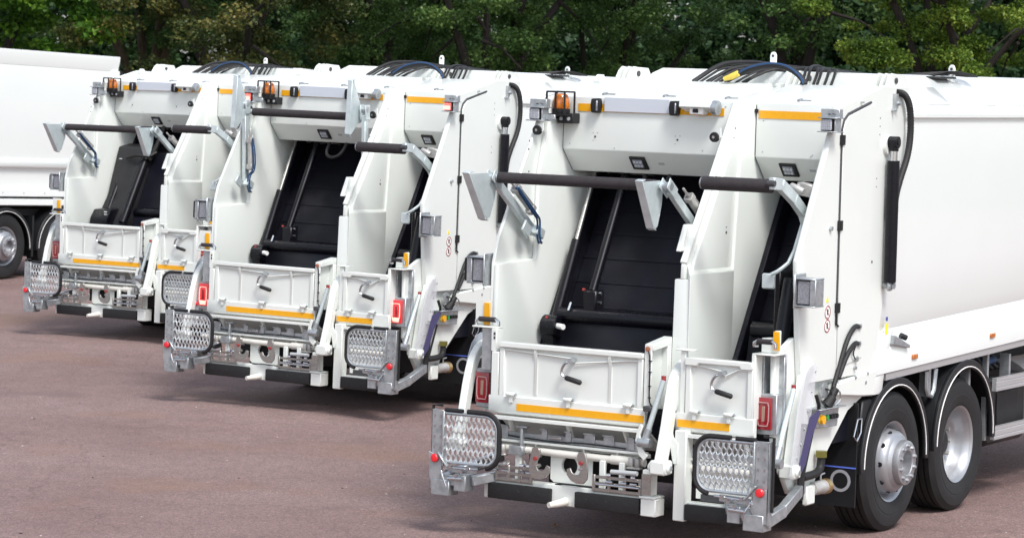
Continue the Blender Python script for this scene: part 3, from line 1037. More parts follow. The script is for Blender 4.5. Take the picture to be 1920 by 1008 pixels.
        for x in (x0 + 0.025, x1 - 0.025):
            B().obox(a + Vector((x, 0, 0)) + f * 0.06 - dn * 0.1, b + Vector((x, 0, 0)) + f * 0.06 + dn * 0.3, 0.045, 0.16, up=n).build('guide_rail', 'hopper_black', pk, bevel=0.006)
        B().cyl((x0 + 0.12, 0.955, 1.54), (x1 - 0.02, 0.955, 1.54), 0.060, 20).build('cross_tube', 'cylinder_black', pk)
        lp = B().prism([(0.93, 1.50), (0.97, 1.52), (0.88, 1.10), (0.70, 0.98), (0.68, 1.0), (0.84, 1.12)], 'x', x0 + 0.1, x1 - 0.02)
        lp.build('sweep_blade', 'hopper_black', pk, bevel=0.005)
        return pk
    packer(-1.182, 0.305)
    packer(0.450, 1.20)
    # hopper floor and back so that no light leaks through
    B().prism([(0.20, 0.80), (0.9, 0.82), (1.25, 1.1), (1.9, 2.4), (1.9, 2.62), (2.03, 2.62), (2.03, 0.74), (0.22, 0.74)], 'x', -1.183, 1.160).build('hopper_floor', 'hopper_black', root)
    # narrow hopper: rod, zinc plate and cylinder
    B().tube([(1.08, 0.66, 2.36), (1.075, 0.50, 2.09), (1.03, 0.40, 2.02), (0.97, 0.40, 1.99)], 0.014, 8, 1).build('release_rod', 'pale_zinc', root)
    B().box(0.885, 0.985, 0.42, 0.45, 1.885, 1.995).build('release_plate', 'pale_zinc', root, bevel=0.01)
    B().cyl((1.02, 0.62, 1.95), (1.02, 0.50, 1.50), 0.055, 16).build('packer_cylinder', 'cylinder_black', root)
    B().box(0.90, 0.95, 0.6, 1.0, 1.3, 2.0).build('cylinder_bracket', 'cylinder_black', root, bevel=0.01)

    # ---------- sills
    def sill(x0, x1, wide):
        s = empty('tailboard', parent=root)
        B().box(x0 + 0.03, x1 - 0.03, -0.078, -0.055, 1.01, 1.372).build('panel', P, s)
        if wide:
            B().prism([(x0, 1.41), (x1, 1.41), (x1, 1.372), (x0, 1.372)], 'y', -0.112, -0.045).build('top_rail', P, s, bevel=0.006)
        else:
            B().prism([(x0, 1.41), (x1, 1.41), (x1, 1.355), (x1 - 0.09, 1.355), (x1 - 0.10, 1.375), (x0 + 0.11, 1.375), (x0 + 0.10, 1.355), (x0, 1.355)], 'y', -0.112, -0.045).build('top_rail', P, s, bevel=0.006)
        for x in ((x0 + 0.005, x1 - 0.045, -0.66, -0.045) if wide else (x0 + 0.005, x1 - 0.04)):
            w = 0.04 if x in (x0 + 0.005, x1 - 0.045, x1 - 0.04) else 0.03
            if w == 0.03:
                B().prism([(-0.078, 1.03), (-0.085, 1.05), (-0.086, 1.30), (-0.105, 1.34), (-0.105, 1.372), (-0.078, 1.372)], 'x', x, x + 0.022).build('stiffener', P, s)
            else:
                B().box(x, x + w, -0.098, -0.056, 1.01, 1.372).build('stile', P, s, bevel=0.004)
        # hinges
        for x in ((-0.84, -0.36, 0.13) if wide else (0.66, 0.93)):
            h = B().box(x - 0.014, x + 0.014, -0.118, -0.10, 0.975, 1.045)
            h.cyl((x - 0.035, -0.116, 1.035), (x + 0.035, -0.116, 1.035), 0.0155, 12)
            ho = h.build('hinge', P, s, bevel=0.003)
            B().cyl((x + 0.035, -0.116, 1.035), (x + 0.050, -0.116, 1.035), 0.012, 8).build('bolt', 'galvanised', ho)
        xm = -0.335 if wide else 0.865
        B().tube([(xm, -0.095, 1.33), ((x0 + 0.15), -0.09, 1.352), (x0 + 0.03, -0.09, 1.355)], 0.006, 6).build('latch_rod', P, s)
        B().tube([(xm + 0.02, -0.095, 1.30), (x1 - 0.12, -0.09, 1.348), (x1 - 0.02, -0.09, 1.352)], 0.006, 6).build('latch_rod', P, s)
        return s
    sill(-0.955, 0.238, True)
    sill(0.572, 1.100, False)
    crank_handle(root, 0.0)
    crank_handle(root, 1.205)
    for x0, x1, t0, t1 in ((-1.035, 0.262, -0.793, 0.256), (0.505, 1.12, 0.523, 0.934)):
        r = B().prism([(-0.050, 1.020), (-0.100, 1.018), (-0.100, 0.905), (-0.085, 0.885), (-0.050, 0.885)], 'x', x0, x1).build('lower_rail', P, root, bevel=0.004)
        B().box(t0, t1, -0.1045, -0.1005, 0.919, 0.971).build('reflective_tape', 'orange_tape', r)
        B().prism([(-0.085, 0.900), (-0.060, 0.90), (0.24, 0.70), (0.24, 0.68)], 'x', x0 + 0.05, x1 - 0.02).build('hopper_underside', P, root)
        B().prism([(-0.135, 0.875), (-0.09, 0.875), (-0.09, 0.862), (-0.135, 0.850)], 'x', x0 + 0.06, x1 - 0.03).build('drip_rail', P, root, bevel=0.002)
        g = B()
        for u in (0.12, 0.5, 0.86):
            xx = x0 + (x1 - x0) * u
            g.prism([(-0.10, 0.86), (-0.02, 0.74), (0.03, 0.74), (-0.04, 0.86)], 'x', xx, xx + 0.012)
        g.each('underside_gusset', P, root)
    # box between the two tailboards
    c = B()
    c.box(0.242, 0.300, -0.092, -0.080, 1.00, 1.478)
    c.prism([(-0.0915, 1.478), (0.185, 1.518), (0.185, 1.46), (-0.0915, 1.43)], 'x', 0.243, 0.312)
    c.box(0.243, 0.312, 0.13, 0.185, 1.0, 1.47)
    c.box(0.243, 0.262, -0.08, 0.13, 1.0, 1.44)
    c.build('divider_box', P, root, bevel=0.004)
    B().lathe([(0, 0), (0.018, 0), (0.018, 0.01), (0.0, 0.012)], (0.27, -0.0945, 1.445), 'y', 12, -1).build('grommet', 'bare_rust', root)
    cb = B().tube([(0.275, -0.10, 1.44), (0.292, -0.10, 1.38), (0.292, -0.10, 1.10), (0.30, -0.10, 1.06), (0.32, -0.08, 1.03), (0.29, -0.10, 1.0), (0.285, -0.105, 0.92)], 0.0055, 6, 1)
    for z in (1.36, 1.28, 1.18, 1.10):
        cb.box(0.284, 0.306, -0.107, -0.093, z, z + 0.006)
    cb.build('cable', 'rubber', root)
    B().box(0.262, 0.330, -0.135, -0.08, 1.005, 1.045).build('hinge_sensor', 'dark_seam', root, bevel=0.006)
    c = B().box(0.530, 0.570, -0.090, -0.050, 0.90, 1.455)
    c.box(0.490, 0.630, -0.105, -0.01, 1.455, 1.462)
    c.box(0.505, 0.530, -0.080, -0.040, 0.90, 1.30)
    c.build('tailboard_post', P, root, bevel=0.004)
    B().tube([(0.512, -0.105, 1.03), (0.505, -0.11, 1.0), (0.506, -0.108, 0.90), (0.515, -0.10, 0.86)], 0.005, 6, 1).build('cable', 'rubber', root)
    # left lamp column
    c = B().box(-1.018, -0.957, -0.100, -0.04, 1.01, 1.335)
    c.box(-1.030, -0.985, -0.092, 0.00, 1.335, 1.50)
    c.box(-1.20, -0.985, -0.09, 0.0, 1.50, 1.512)
    c.build('lamp_column', P, root, bevel=0.004)
    B().box(-1.128, -1.046, -0.06, 0.05, 1.19, 1.498).build('lamp_column_plate', 'galvanised', root, bevel=0.004)
    B().box(-1.20, -1.046, 0.06, 0.12, 0.88, 1.498).build('lamp_column_back', P, root, bevel=0.004)
    d = B()
    for z in (1.455, 1.425):
        d.box(-1.008, -0.994, -0.0955, -0.0925, z, z + 0.02)
    d.build('bolt_holes', 'dark_seam', root, kind='stuff')
    # right lamp column
    c = B().box(1.085, 1.115, -0.095, 0.02, 1.01, 1.465)
    c.box(1.085, 1.260, -0.095, 0.10, 1.465, 1.475)
    c.prism([(1.10, 1.476), (1.10, 1.575), (1.19, 1.585), (1.195, 1.63), (1.245, 1.635), (1.247, 1.476)], 'y', 0.02, 0.03)
    c.build('lamp_column', P, root, bevel=0.004)
    c = B().box(1.115, 1.128, 0.02, 0.16, 1.19, 1.464)
    c.box(1.115, 1.245, 0.13, 0.14, 1.19, 1.464)
    c.box(1.170, 1.245, 0.10, 0.13, 0.95, 1.464)
    c.build('lamp_column_plate', 'galvanised', root, bevel=0.003)
    # hand grips
    for x0, x1, y in ((-1.195, -1.005, -0.035), (1.080, 1.245, -0.055)):
        h = empty('hand_grip', parent=root)
        B().tube([(x0, y + 0.05, 1.50 if x0 < 0 else 1.52), (x0, y, 1.515 if x0 < 0 else 1.525), (x0, y, 1.545), (x0 + 0.02, y, 1.558), (x1 - 0.02, y, 1.558), (x1, y, 1.545), (x1, y, 1.51)], 0.012, 8).build('grip_rod', 'chrome', h)
        B().cyl((x0 + 0.025, y, 1.558), (x1 - 0.03, y, 1.558), 0.019, 12).build('grip_sleeve', 'foam_sleeve', h)
    B().box(-1.150, -1.098, -0.012, 0.000, 1.515, 1.677).build('corner_reflector', 'orange_tape', root, bevel=0.003)
    B().box(-1.225, -1.09, 0.001, 0.006, 1.51, 1.70).build('corner_bracket', P, root)
    B().box(1.195, 1.243, 0.004, 0.0195, 1.497, 1.628).build('corner_reflector', 'orange_tape', root, bevel=0.003)
    # boxed side lamps in zinc brackets on the rear edges of the walls
    for sg in (-1, 1):
        t = empty('side_lamp', parent=root)
        a, b = (1.262, 1.425)
        X = lambda u, v: (min(sg * u, sg * v), max(sg * u, sg * v))
        q = B()
        q.box(*X(a, b), 0.17, 0.32, 1.985, 1.995)
        q.box(*X(a, b), 0.17, 0.32, 1.795, 1.805)
        q.box(*X(b - 0.045, b), 0.175, 0.31, 1.805, 1.985)
        q.box(*X(a, a + 0.012), 0.16, 0.34, 1.78, 2.02)
        q.box(*X(a + 0.03, b - 0.03), 0.25, 0.31, 1.805, 1.985)
        q.build('lamp_bracket', 'galvanised', t, bevel=0.004)
        if sg < 0:
            B().box(*X(b, b + 0.03), 0.19, 0.29, 1.81, 1.98).build('rubber_pad', 'rubber', t, bevel=0.006)
        B().box(*X(a + 0.02, b - 0.05), 0.185, 0.249, 1.815, 1.975).build('lens', 'lamp_reflector', t, bevel=0.004)
    # ---------- lifter arms and gas struts
    def arm(xa, xb, path, foot=True):
        fr = [(a + 0.075, b - 0.025) for a, b in path]
        t = B().prism(path + fr[::-1], 'x', xa, xb).build('lifter_arm', P, root, bevel=0.006)
        a, b = path[-1]
        f = B().box(xa - 0.025, xb + 0.03, a - 0.01, a + 0.11, b - 0.05, b + 0.05)
        f.cyl((xa - 0.05, a + 0.04, b), (xb + 0.05, a + 0.04, b), 0.035, 14)
        f.build('arm_foot', P, t, bevel=0.012)
        B().cyl((xa - 0.055, a + 0.04, b), (xb + 0.056, a + 0.04, b), 0.018, 10).build('pivot_bolt', 'galvanised', t)
    arm(0.440, 0.512, [(0.10, 1.378), (0.05, 1.368), (-0.01, 1.34), (-0.06, 1.30), (-0.10, 1.25), (-0.125, 1.20), (-0.148, 1.12), (-0.20, 0.917), (-0.29, 0.64)])
    arm(-1.295, -1.235, [(0.22, 1.385), (0.15, 1.372), (0.09, 1.341), (0.04, 1.295), (0.005, 1.24), (-0.025, 1.169), (-0.055, 1.08), (-0.10, 0.90), (-0.19, 0.64)])
    arm(1.226, 1.292, [(0.46, 1.385), (0.40, 1.36), (0.345, 1.30), (0.31, 1.22), (0.25, 1.07), (0.20, 0.86), (0.15, 0.64)])
    for a, b in (((0.405, -0.10, 1.235), (0.300, -0.16, 0.79)), ((1.262, 0.22, 1.215), (1.262, -0.03, 0.72))):
        t = empty('gas_strut', parent=root)
        a, b = Vector(a), Vector(b)
        m = a.lerp(b, 0.78)
        B().cyl(a, m, 0.020, 12).build('cylinder', 'pale_zinc', t)
        B().cyl(m, b, 0.026, 12).build('end_fitting', 'galvanised', t)
        B().cyl(a + Vector((0, 0, -0.01)), a + Vector((0, 0, 0.03)), 0.017, 10).build('top_cap', 'red_mark', t)
        B().cyl(b - Vector((0.05, 0, 0)), b + Vector((0.05, 0, 0)), 0.034, 14).build('end_eye', 'galvanised', t)
    B().prism([(0.235, 0.86), (0.262, 0.92), (0.285, 0.905), (0.262, 0.84), (0.285, 0.74), (0.33, 0.70), (0.30, 0.66), (0.255, 0.70), (0.225, 0.80)], 'y', -0.165, -0.145).build('lifter_hook', P, root, bevel=0.004)
    B().prism([(0.470, 0.94), (0.50, 0.955), (0.525, 0.85), (0.57, 0.80), (0.56, 0.66), (0.53, 0.66), (0.50, 0.80)], 'y', -0.165, -0.145).build('lifter_hook', P, root, bevel=0.004)
    # shields over the arms
    B().prism([(0.26, 1.43), (0.20, 1.435), (0.14, 1.415), (0.076, 1.363), (0.034, 1.284), (-0.006, 1.155), (-0.07, 0.90), (0.0, 0.90), (0.06, 1.10), (0.12, 1.25), (0.20, 1.35)], 'x', -1.302, -1.296).build('arm_shield', 'grey_shield', root)
    sh = [(0.405, 1.39), (0.45, 1.385), (0.485, 1.35), (0.47, 1.29), (0.44, 1.15), (0.41, 1.02), (0.32, 0.80), (0.21, 0.60), (0.10, 0.62), (0.15, 0.86), (0.20, 1.12), (0.25, 1.25), (0.32, 1.35)]
    s0 = B().prism(sh, 'x', 1.308, 1.313).build('arm_shield', 'clear_shield', root)
    pf = B().prism([(0.555, 1.022), (0.52, 1.05), (0.49, 1.035), (0.385, 1.012), (0.30, 0.82), (0.20, 0.615), (0.23, 0.592), (0.335, 0.68), (0.43, 0.875)], 'x', 1.316, 1.319)
    pf.build('protective_film', 'purple_film', s0)
    d = B()
    for i in range(7):
        u = i / 6
        d.cyl((1.312, 0.455 - 0.30 * u, 1.325 - 0.66 * u - 0.06 * math.sin(u * 3)), (1.320, 0.455 - 0.30 * u, 1.325 - 0.66 * u - 0.06 * math.sin(u * 3)), 0.008, 8)
    d.build('rivets', 'grey_sticker', s0, kind='stuff')
    # ---------- lower right flank: skirt, control box, pipes
    B().prism([(0.03, 1.45), (0.30, 1.56), (0.42, 1.56), (0.45, 1.27), (1.58, 1.27), (1.50, 1.05), (1.26, 0.97), (0.79, 0.59), (0.68, 0.41), (0.33, 0.46), (0.06, 0.80)], 'x', 1.165, 1.204).build('skirt', P, root, bevel=0.004)
    B().prism([(0.86, 1.12), (0.90, 1.20), (1.20, 1.225), (1.45, 1.245), (1.62, 1.25), (1.57, 1.06), (1.40, 1.07)], 'x', 1.205, 1.268).build('flank_ledge', P, root, bevel=0.01)
    cb = empty('control_box', parent=root)
    b = B().prism([(0.60, 1.035), (0.97, 1.04), (0.95, 0.895), (0.60, 0.905)], 'x', 1.206, 1.268)
    b.box(1.206, 1.320, 0.56, 0.99, 1.038, 1.046)
    b.build('box', 'galvanised', cb, bevel=0.003)
    B().cyl((1.268, 0.66, 0.965), (1.300, 0.66, 0.965), 0.032, 16).build('emergency_stop', 'orange_tape', cb)
    B().cyl((1.268, 0.66, 0.965), (1.276, 0.66, 0.965), 0.036, 16).build('stop_collar', 'yellow_sticker', cb)
    B().cyl((1.268, 0.755, 0.970), (1.286, 0.755, 0.970), 0.020, 12).build('push_button', 'green_button', cb)
    for y in (0.82, 0.865, 0.91):
        B().cyl((1.268, y, 0.972), (1.290, y, 0.972), 0.017, 12).build('push_button', 'rubber', cb)
    B().tube([(1.29, 0.53, 1.15), (1.30, 0.56, 1.08), (1.29, 0.58, 1.04)], 0.014, 8).build('lever', 'rubber', cb)
    B().lathe([(0.0, 0.0), (0.055, 0.0), (0.055, 0.012), (0.0, 0.014)], (1.255, 0.73, 1.165), 'x', 20).build('cover_disc', 'galvanised', cb)
    k = B().cyl((1.27, 0.75, 1.055), (1.30, 0.79, 1.12), 0.045, 10, 0.032)
    k.cyl((1.275, 0.80, 1.10), (1.29, 0.85, 1.17), 0.03, 10)
    k.build('plug', 'rubber', cb)
    B().tube([(1.27, 0.66, 1.10), (1.31, 0.65, 1.06), (1.30, 0.70, 1.03), (1.29, 0.78, 1.05), (1.29, 0.80, 1.16), (1.27, 0.72, 1.18)], 0.0055, 6, 2).build('cable', 'rubber', cb)
    B().tube([(1.28, 0.84, 1.14), (1.30, 0.90, 1.16), (1.30, 0.93, 1.09), (1.28, 0.87, 1.05)], 0.007, 6, 1).build('clip', 'chrome', cb)
    B().tube([(1.255, 1.285, 1.588), (1.275, 1.18, 1.60), (1.28, 1.06, 1.53), (1.27, 0.98, 1.38), (1.265, 0.92, 1.26), (1.265, 0.84, 1.13)], 0.0185, 8, 2).build('flank_hose', 'rubber', root)
    B().tube([(1.255, 1.285, 1.462), (1.275, 1.20, 1.48), (1.28, 1.06, 1.41), (1.27, 0.99, 1.30), (1.275, 0.93, 1.24)], 0.0175, 8, 2).build('flank_hose', 'rubber', root)
    B().tube([(1.27, 1.22, 1.46), (1.275, 1.16, 1.40), (1.275, 1.20, 1.36), (1.255, 1.255, 1.355)], 0.0055, 6, 1).build('cable', 'rubber', root)
    d = B()
    for y, z in ((1.29, 1.588), (1.29, 1.462), (1.255, 1.355), (1.24, 1.29), (1.24, 1.22), (1.42, 1.17), (1.45, 1.235)):
        d.cyl((1.25, y, z), (1.272, y, z), 0.021 if z > 1.3 else 0.013, 10)
    d.build('hose_fitting', 'galvanised', root, kind='stuff')
    B().tube([(1.235, 0.62, 0.90), (1.235, 0.50, 0.62), (1.235, 0.45, 0.50)], 0.011, 6).build('drain_hose', 'rubber', root)
    B().tube([(1.25, 0.45, 0.95), (1.26, 0.42, 0.75), (1.26, 0.40, 0.60), (1.26, 0.38, 0.42)], 0.028, 8, 1).build('drain_hose', 'rubber', root)
    B().tube([(1.26, 0.41, 0.575), (1.26, 0.62, 0.578), (1.26, 0.70, 0.60), (1.26, 0.715, 0.66), (1.26, 0.715, 0.70)], 0.030, 10, 1).build('drain_elbow', 'rubber', root)
    B().cyl((1.26, 0.715, 0.69), (1.26, 0.715, 0.735), 0.042, 8).build('brass_cap', 'brass_green', root)
    v = empty('drain_valve', parent=root)
    B().cyl((1.22, 0.66, 0.465), (1.25, 0.80, 0.470), 0.050, 16).build('valve_body', 'cast_alloy', v)
    B().lathe([(0.045, 0.0), (0.056, 0.0), (0.056, 0.05), (0.040, 0.05), (0.036, 0.01), (0, 0.0)], (1.25, 0.79, 0.470), 'y', 18).build('brass_ring', 'brass', v)
    B().tube([(1.25, 0.74, 0.51), (1.25, 0.74, 0.56), (1.25, 0.80, 0.565)], 0.007, 6).build('valve_lever', 'galvanised', v)
    B().box(1.21, 1.25, 0.52, 0.66, 0.36, 0.50).build('valve_bracket', P, root, bevel=0.01)
    # ---------- right flank: door, hinges, cylinder
    B().prism([(0.925, 1.30), (0.905, 3.02), (0.985, 3.115), (1.36, 3.20), (1.44, 3.19), (1.46, 1.95), (1.36, 1.36)], 'x', 1.2495, 1.258).build('access_door', P, root, bevel=0.004)
    B().tube([(1.253, 0.900, 1.62), (1.253, 0.885, 3.02), (1.253, 0.915, 3.085), (1.253, 0.985, 3.130), (1.253, 1.37, 3.215)], 0.010, 6).build('door_seal', 'dark_seam', root)
    B().tube([(1.262, 0.888, 1.70), (1.262, 0.888, 1.63), (1.262, 0.92, 1.612)], 0.008, 6).build('door_latch', 'rubber', root)
    for y, z in ((0.888, 2.945), (0.895, 2.335), (0.900, 1.745)):
        h = B().box(1.252, 1.268, y - 0.028, y - 0.008, z - 0.035, z + 0.035)
        h.box(1.2525, 1.2675, y + 0.008, y + 0.036, z - 0.035, z + 0.035)
        h.cyl((1.265, y, z - 0.036), (1.265, y, z + 0.036), 0.012, 8)
        h.build('door_hinge', 'rubber', root)
    cy = empty('tailgate_cylinder', parent=root)
    B().cyl((1.31, 1.68, 2.79), (1.31, 1.69, 1.895), 0.046, 20).build('barrel', 'cylinder_black', cy)
    B().cyl((1.31, 1.68, 2.78), (1.31, 1.68, 2.88), 0.027, 16).build('rod', 'chrome', cy)
    e = B().cyl((1.275, 1.68, 2.925), (1.345, 1.68, 2.925), 0.044, 20)
    e.cyl((1.31, 1.68, 2.86), (1.31, 1.68, 2.90), 0.034, 14)
    e.build('eye', 'cylinder_black', cy)
    B().cyl((1.25, 1.68, 2.925), (1.352, 1.68, 2.925), 0.020, 12).build('pin', 'rubber', cy)
    B().box(1.295, 1.325, 1.66, 1.72, 1.83, 1.90).build('lower_eye', 'galvanised', cy, bevel=0.01)
    B().cyl((1.25, 1.71, 1.87), (1.34, 1.71, 1.87), 0.026, 12).build('pin', 'galvanised', cy)
    B().lathe([(0.0, 0.0), (0.075, 0.0), (0.068, 0.024), (0.0, 0.024)], (1.25, 1.68, 2.90), 'x', 20).build('cylinder_boss', P, root)
    B().tube([(1.24, 1.83, 3.29), (1.28, 1.90, 3.285), (1.30, 1.97, 3.20), (1.30, 2.00, 3.0), (1.30, 1.96, 2.82), (1.29, 1.86, 2.66), (1.29, 1.78, 2.52), (1.29, 1.76, 2.35)], lambda i: 0.027 if i % 2 else 0.0235, 10, 4).build('corrugated_hose', 'rubber', root)
    f = B().box(1.25, 1.28, 1.76, 1.80, 3.17, 3.28)
    f.cyl((1.25, 1.80, 3.21), (1.30, 1.80, 3.21), 0.018, 8)
    f.cyl((1.25, 1.75, 3.16), (1.29, 1.75, 3.16), 0.012, 8)
    f.build('pipe_fitting', 'galvanised', root)
    B().tube([(1.285, 1.79, 2.60), (1.285, 1.72, 2.58)], 0.008, 6).build('pipe_fitting', 'galvanised', root)
    # stickers and bolts on the flank
    B().prism([(0.722, 1.795), (0.768, 1.795), (0.745, 1.84)], 'x', 1.2505, 1.2525).build('warning_sticker', 'yellow_sticker', root)
    for z in (1.722, 1.624):
        t = B().lathe([(0.0, 0.0), (0.048, 0.0), (0.048, 0.0015), (0.0, 0.0015)], (1.2504, 0.755, z), 'x', 20).build('warning_sticker', 'white_sticker', root)
        r = B().lathe([(0.040, 0.0), (0.048, 0.0), (0.048, 0.0012), (0.040, 0.0012)], (1.2522, 0.755, z), 'x', 22)
        r.obox((1.2528, 0.755 - 0.03, z + 0.03), (1.2528, 0.755 + 0.03, z - 0.03), 0.001, 0.006, up=(0, 1, 1))
        r.build('ban_ring', 'red_mark', t)
        B().prism([(0.745, z - 0.02), (0.765, z - 0.02), (0.770, z + 0.015), (0.755, z + 0.028), (0.742, z + 0.012)], 'x', 1.2519, 1.2526).build('ban_figure', 'dark_seam', t)
    B().prism([(1.244, 1.985), (1.262, 1.93), (1.260, 1.885), (1.244, 1.855), (1.228, 1.885), (1.226, 1.93)], 'x', 1.2505, 1.2525).build('grey_sticker', 'grey_sticker', root)
    d = B()
    for y, z in ((1.49, 2.05), (1.52, 2.66), (1.52, 2.60), (1.55, 3.10), (1.55, 3.04), (1.55, 2.98)):
        d.cyl((1.2502, y, z), (1.2520, y, z), 0.011 if z < 2.1 else 0.005, 10)
    d.build('bolt_holes', 'dark_seam', root, kind='stuff')
    B().cyl((1.25, 0.747, 2.318), (1.272, 0.747, 2.318), 0.016, 8).build('stop_bolt', 'galvanised', root)
    # ---------- bin lift, tow hooks and bumper below
    B().cyl((-1.10, -0.05, 0.640), (0.25, -0.05, 0.628), 0.028, 16).build('lift_shaft', 'pipe_cream', root)
    B().cyl((-0.02, -0.05, 0.632), (0.20, -0.05, 0.630), 0.036, 16).build('shaft_sleeve', 'pipe_cream', root)
    B().cyl((0.58, -0.05, 0.632), (1.15, -0.05, 0.632), 0.030, 16).build('lift_shaft', 'pipe_cream', root)
    B().cyl((0.585, -0.05, 0.632), (0.61, -0.05, 0.632), 0.040, 16).build('shaft_sleeve', 'stainless', root)
    b = B().box(-1.02, 0.24, -0.05, -0.03, 0.705, 0.758)
    b.box(0.575, 1.12, -0.05, -0.03, 0.705, 0.758)
    b.each('comb_bar', 'galvanised', root, bevel=0.003)
    b = B().box(-1.05, 0.255, -0.075, -0.01, 0.685, 0.703)
    b.box(0.56, 1.13, -0.075, -0.01, 0.685, 0.703)
    b.each('comb_shelf', P, root, bevel=0.003)
    for x, w in ((-0.927, 0.085), (-0.579, 0.045), (-0.378, 0.045), (-0.202, 0.085), (-0.044, 0.085), (0.138, 0.05), (0.60, 0.05)):
        c = B().box(x - w / 2, x + w / 2, -0.062, -0.0505, 0.712, 0.800)
        c.box(x - w / 2, x + w / 2, -0.085, -0.0505, 0.794, 0.803)
        c.build('comb_tooth', 'galvanised', root, bevel=0.002)
    c = B().box(-0.755, -0.735, -0.11, -0.04, 0.60, 0.815)
    c.box(-0.79, -0.70, -0.115, -0.05, 0.80, 0.812)
    c.box(-0.84, -0.725, -0.12, -0.055, 0.600, 0.665)
    c.build('lift_bracket', 'galvanised', root, bevel=0.003)
    for x in (-0.985, -0.66, -0.26, 0.015, 0.70, 0.95):
        B().prism([(-0.055, 0.70), (-0.04, 0.60), (0.03, 0.58), (0.05, 0.70)], 'x', x, x + 0.014).build('lift_gusset', P, root)
    b = B().box(-1.04, 0.25, 0.02, 0.035, 0.655, 0.685)
    b.box(0.57, 1.13, 0.02, 0.035, 0.655, 0.685)
    b.each('lift_rail', P, root, bevel=0.003)
    for x in (-0.90, 0.165, 0.215):
        k = B().cyl((x, -0.10, 0.665), (x, -0.10, 0.60), 0.022, 10)
        k.box(x - 0.03, x + 0.03, -0.12, -0.07, 0.585, 0.60)
        k.build('shaft_clamp', 'cast_alloy', root, bevel=0.004)
    for x in (-0.96, -0.70):
        B().tube([(x, -0.13, 0.56), (x + 0.03, -0.15, 0.53), (x + 0.10, -0.15, 0.52), (x + 0.14, -0.13, 0.55)], 0.012, 8, 1).build('catch_lever', 'stainless', root)
    B().tube([(-0.98, -0.03, 0.735), (-0.80, -0.075, 0.725), (-0.45, -0.07, 0.715), (-0.25, -0.075, 0.73), (0.10, -0.07, 0.72)], 0.006, 6, 2).build('cable', 'rubber', root)
    B().box(-0.53, -0.43, -0.075, -0.062, 0.735, 0.752).build('lift_latch', 'chrome', root, bevel=0.003)
    # back plate with its round hole
    pb = B()
    n = 32
    cx, cz, r = -0.378, 0.548, 0.066
    x0, x1, z0, z1 = -0.535, -0.185, 0.42, 0.66
    ring = [(cx + r * math.cos(2 * math.pi * i / n), cz + r * math.sin(2 * math.pi * i / n)) for i in range(n)]
    outer = []
    for i in range(n):
        a = 2 * math.pi * i / n
        dx, dz = math.cos(a), math.sin(a)
        t = min(((x1 - cx) / dx) if dx > 1e-6 else 9, ((x0 - cx) / dx) if dx < -1e-6 else 9, ((z1 - cz) / dz) if dz > 1e-6 else 9, ((z0 - cz) / dz) if dz < -1e-6 else 9)
        outer.append((cx + dx * t, cz + dz * t))
    vv = [(a, -0.03, b) for a, b in ring] + [(a, -0.03, b) for a, b in outer] + [(a, 0.0, b) for a, b in ring]
    ff = []
    for i in range(n):
        j = (i + 1) % n
        ff += [(i, j, n + j, n + i), (i, 2 * n + i, 2 * n + j, j)]
    pb.add(vv, ff)
    pb.build('coupling_plate', P, root)
    B().box(-0.60, -0.12, 0.06, 0.09, 0.38, 0.72).build('cross_member', 'chassis_black', root)
    tow_hook(root, -0.580, False)
    tow_hook(root, -0.192, True)
    slotted_bracket(root, -0.93, -0.62)
    slotted_bracket(root, -0.12, 0.275)
    b = B()
    for x in (-0.80, -0.10, 0.06):
        b.box(x, x + 0.045, -0.09, -0.06, 0.42, 0.62)
    b.each('lift_upright', P, root, bevel=0.004)
    d = B()
    for x in (-0.95, -0.86, -0.72, -0.66, 0.0, 0.12, 0.2):
        d.cyl((x, -0.17, 0.485), (x + 0.05, -0.17, 0.485), 0.010, 8)
        d.cyl((x, -0.16, 0.53), (x + 0.03, -0.15, 0.53), 0.014, 8)
    d.cyl((-0.08, -0.165, 0.462), (0.27, -0.165, 0.462), 0.008, 8)
    d.build('lift_bolts', 'chrome', root, kind='stuff')
    B().tube([(-0.12, -0.10, 0.42), (-0.20, -0.12, 0.425), (-0.34, -0.13, 0.430), (-0.44, -0.12, 0.42)], 0.006, 6, 1).build('cable', 'rubber', root)
    B().cyl((0.05, -0.18, 0.562), (0.26, -0.18, 0.568), 0.017, 12).build('lift_damper', 'grey_sticker', root)
    b = B().box(-1.035, 0.285, -0.128, -0.05, 0.270, 0.418)
    b.build('bumper_beam', P, root, bevel=0.006)
    b = B().box(0.283, 0.405, -0.165, -0.03, 0.270, 0.395)
    b.box(0.270, 0.400, -0.175, -0.02, 0.395, 0.412)
    b.box(0.290, 0.360, -0.160, -0.06, 0.412, 0.60)
    b.build('bumper_end', P, root, bevel=0.006)
    B().box(0.288, 0.362, -0.164, -0.161, 0.42, 0.57).build('wear_plate', 'stainless', root)
    b = B().box(0.535, 0.628, -0.155, -0.05, 0.262, 0.90)
    b.box(0.628, 1.16, -0.128, -0.05, 0.270, 0.40)
    b.build('bumper_end', P, root, bevel=0.006)
    B().box(0.66, 1.14, -0.045, -0.02, 0.42, 0.70).build('back_plate', P, root)
    B().box(0.70, 0.98, -0.049, -0.044, 0.405, 0.455).build('slot', 'dark_seam', root)
    for x0, x1 in ((-0.981, -0.454), (-0.253, 0.274), (0.632, 1.10)):
        m = B().box(x0, x1, -0.170, -0.129, 0.274, 0.389).build('rubber_buffer', 'rubber', root, bevel=0.012, seg=2)
        d = B()
        for k in range(3):
            x = x0 + (x1 - x0) * (0.18 + 0.31 * k)
            d.lathe([(0.0, 0.001), (0.012, 0.001), (0.014, -0.002), (0.017, -0.003)], (x, -0.1705, 0.338), 'y', 12, -1)
        d.build('bolt', 'chassis_black', m, kind='stuff')
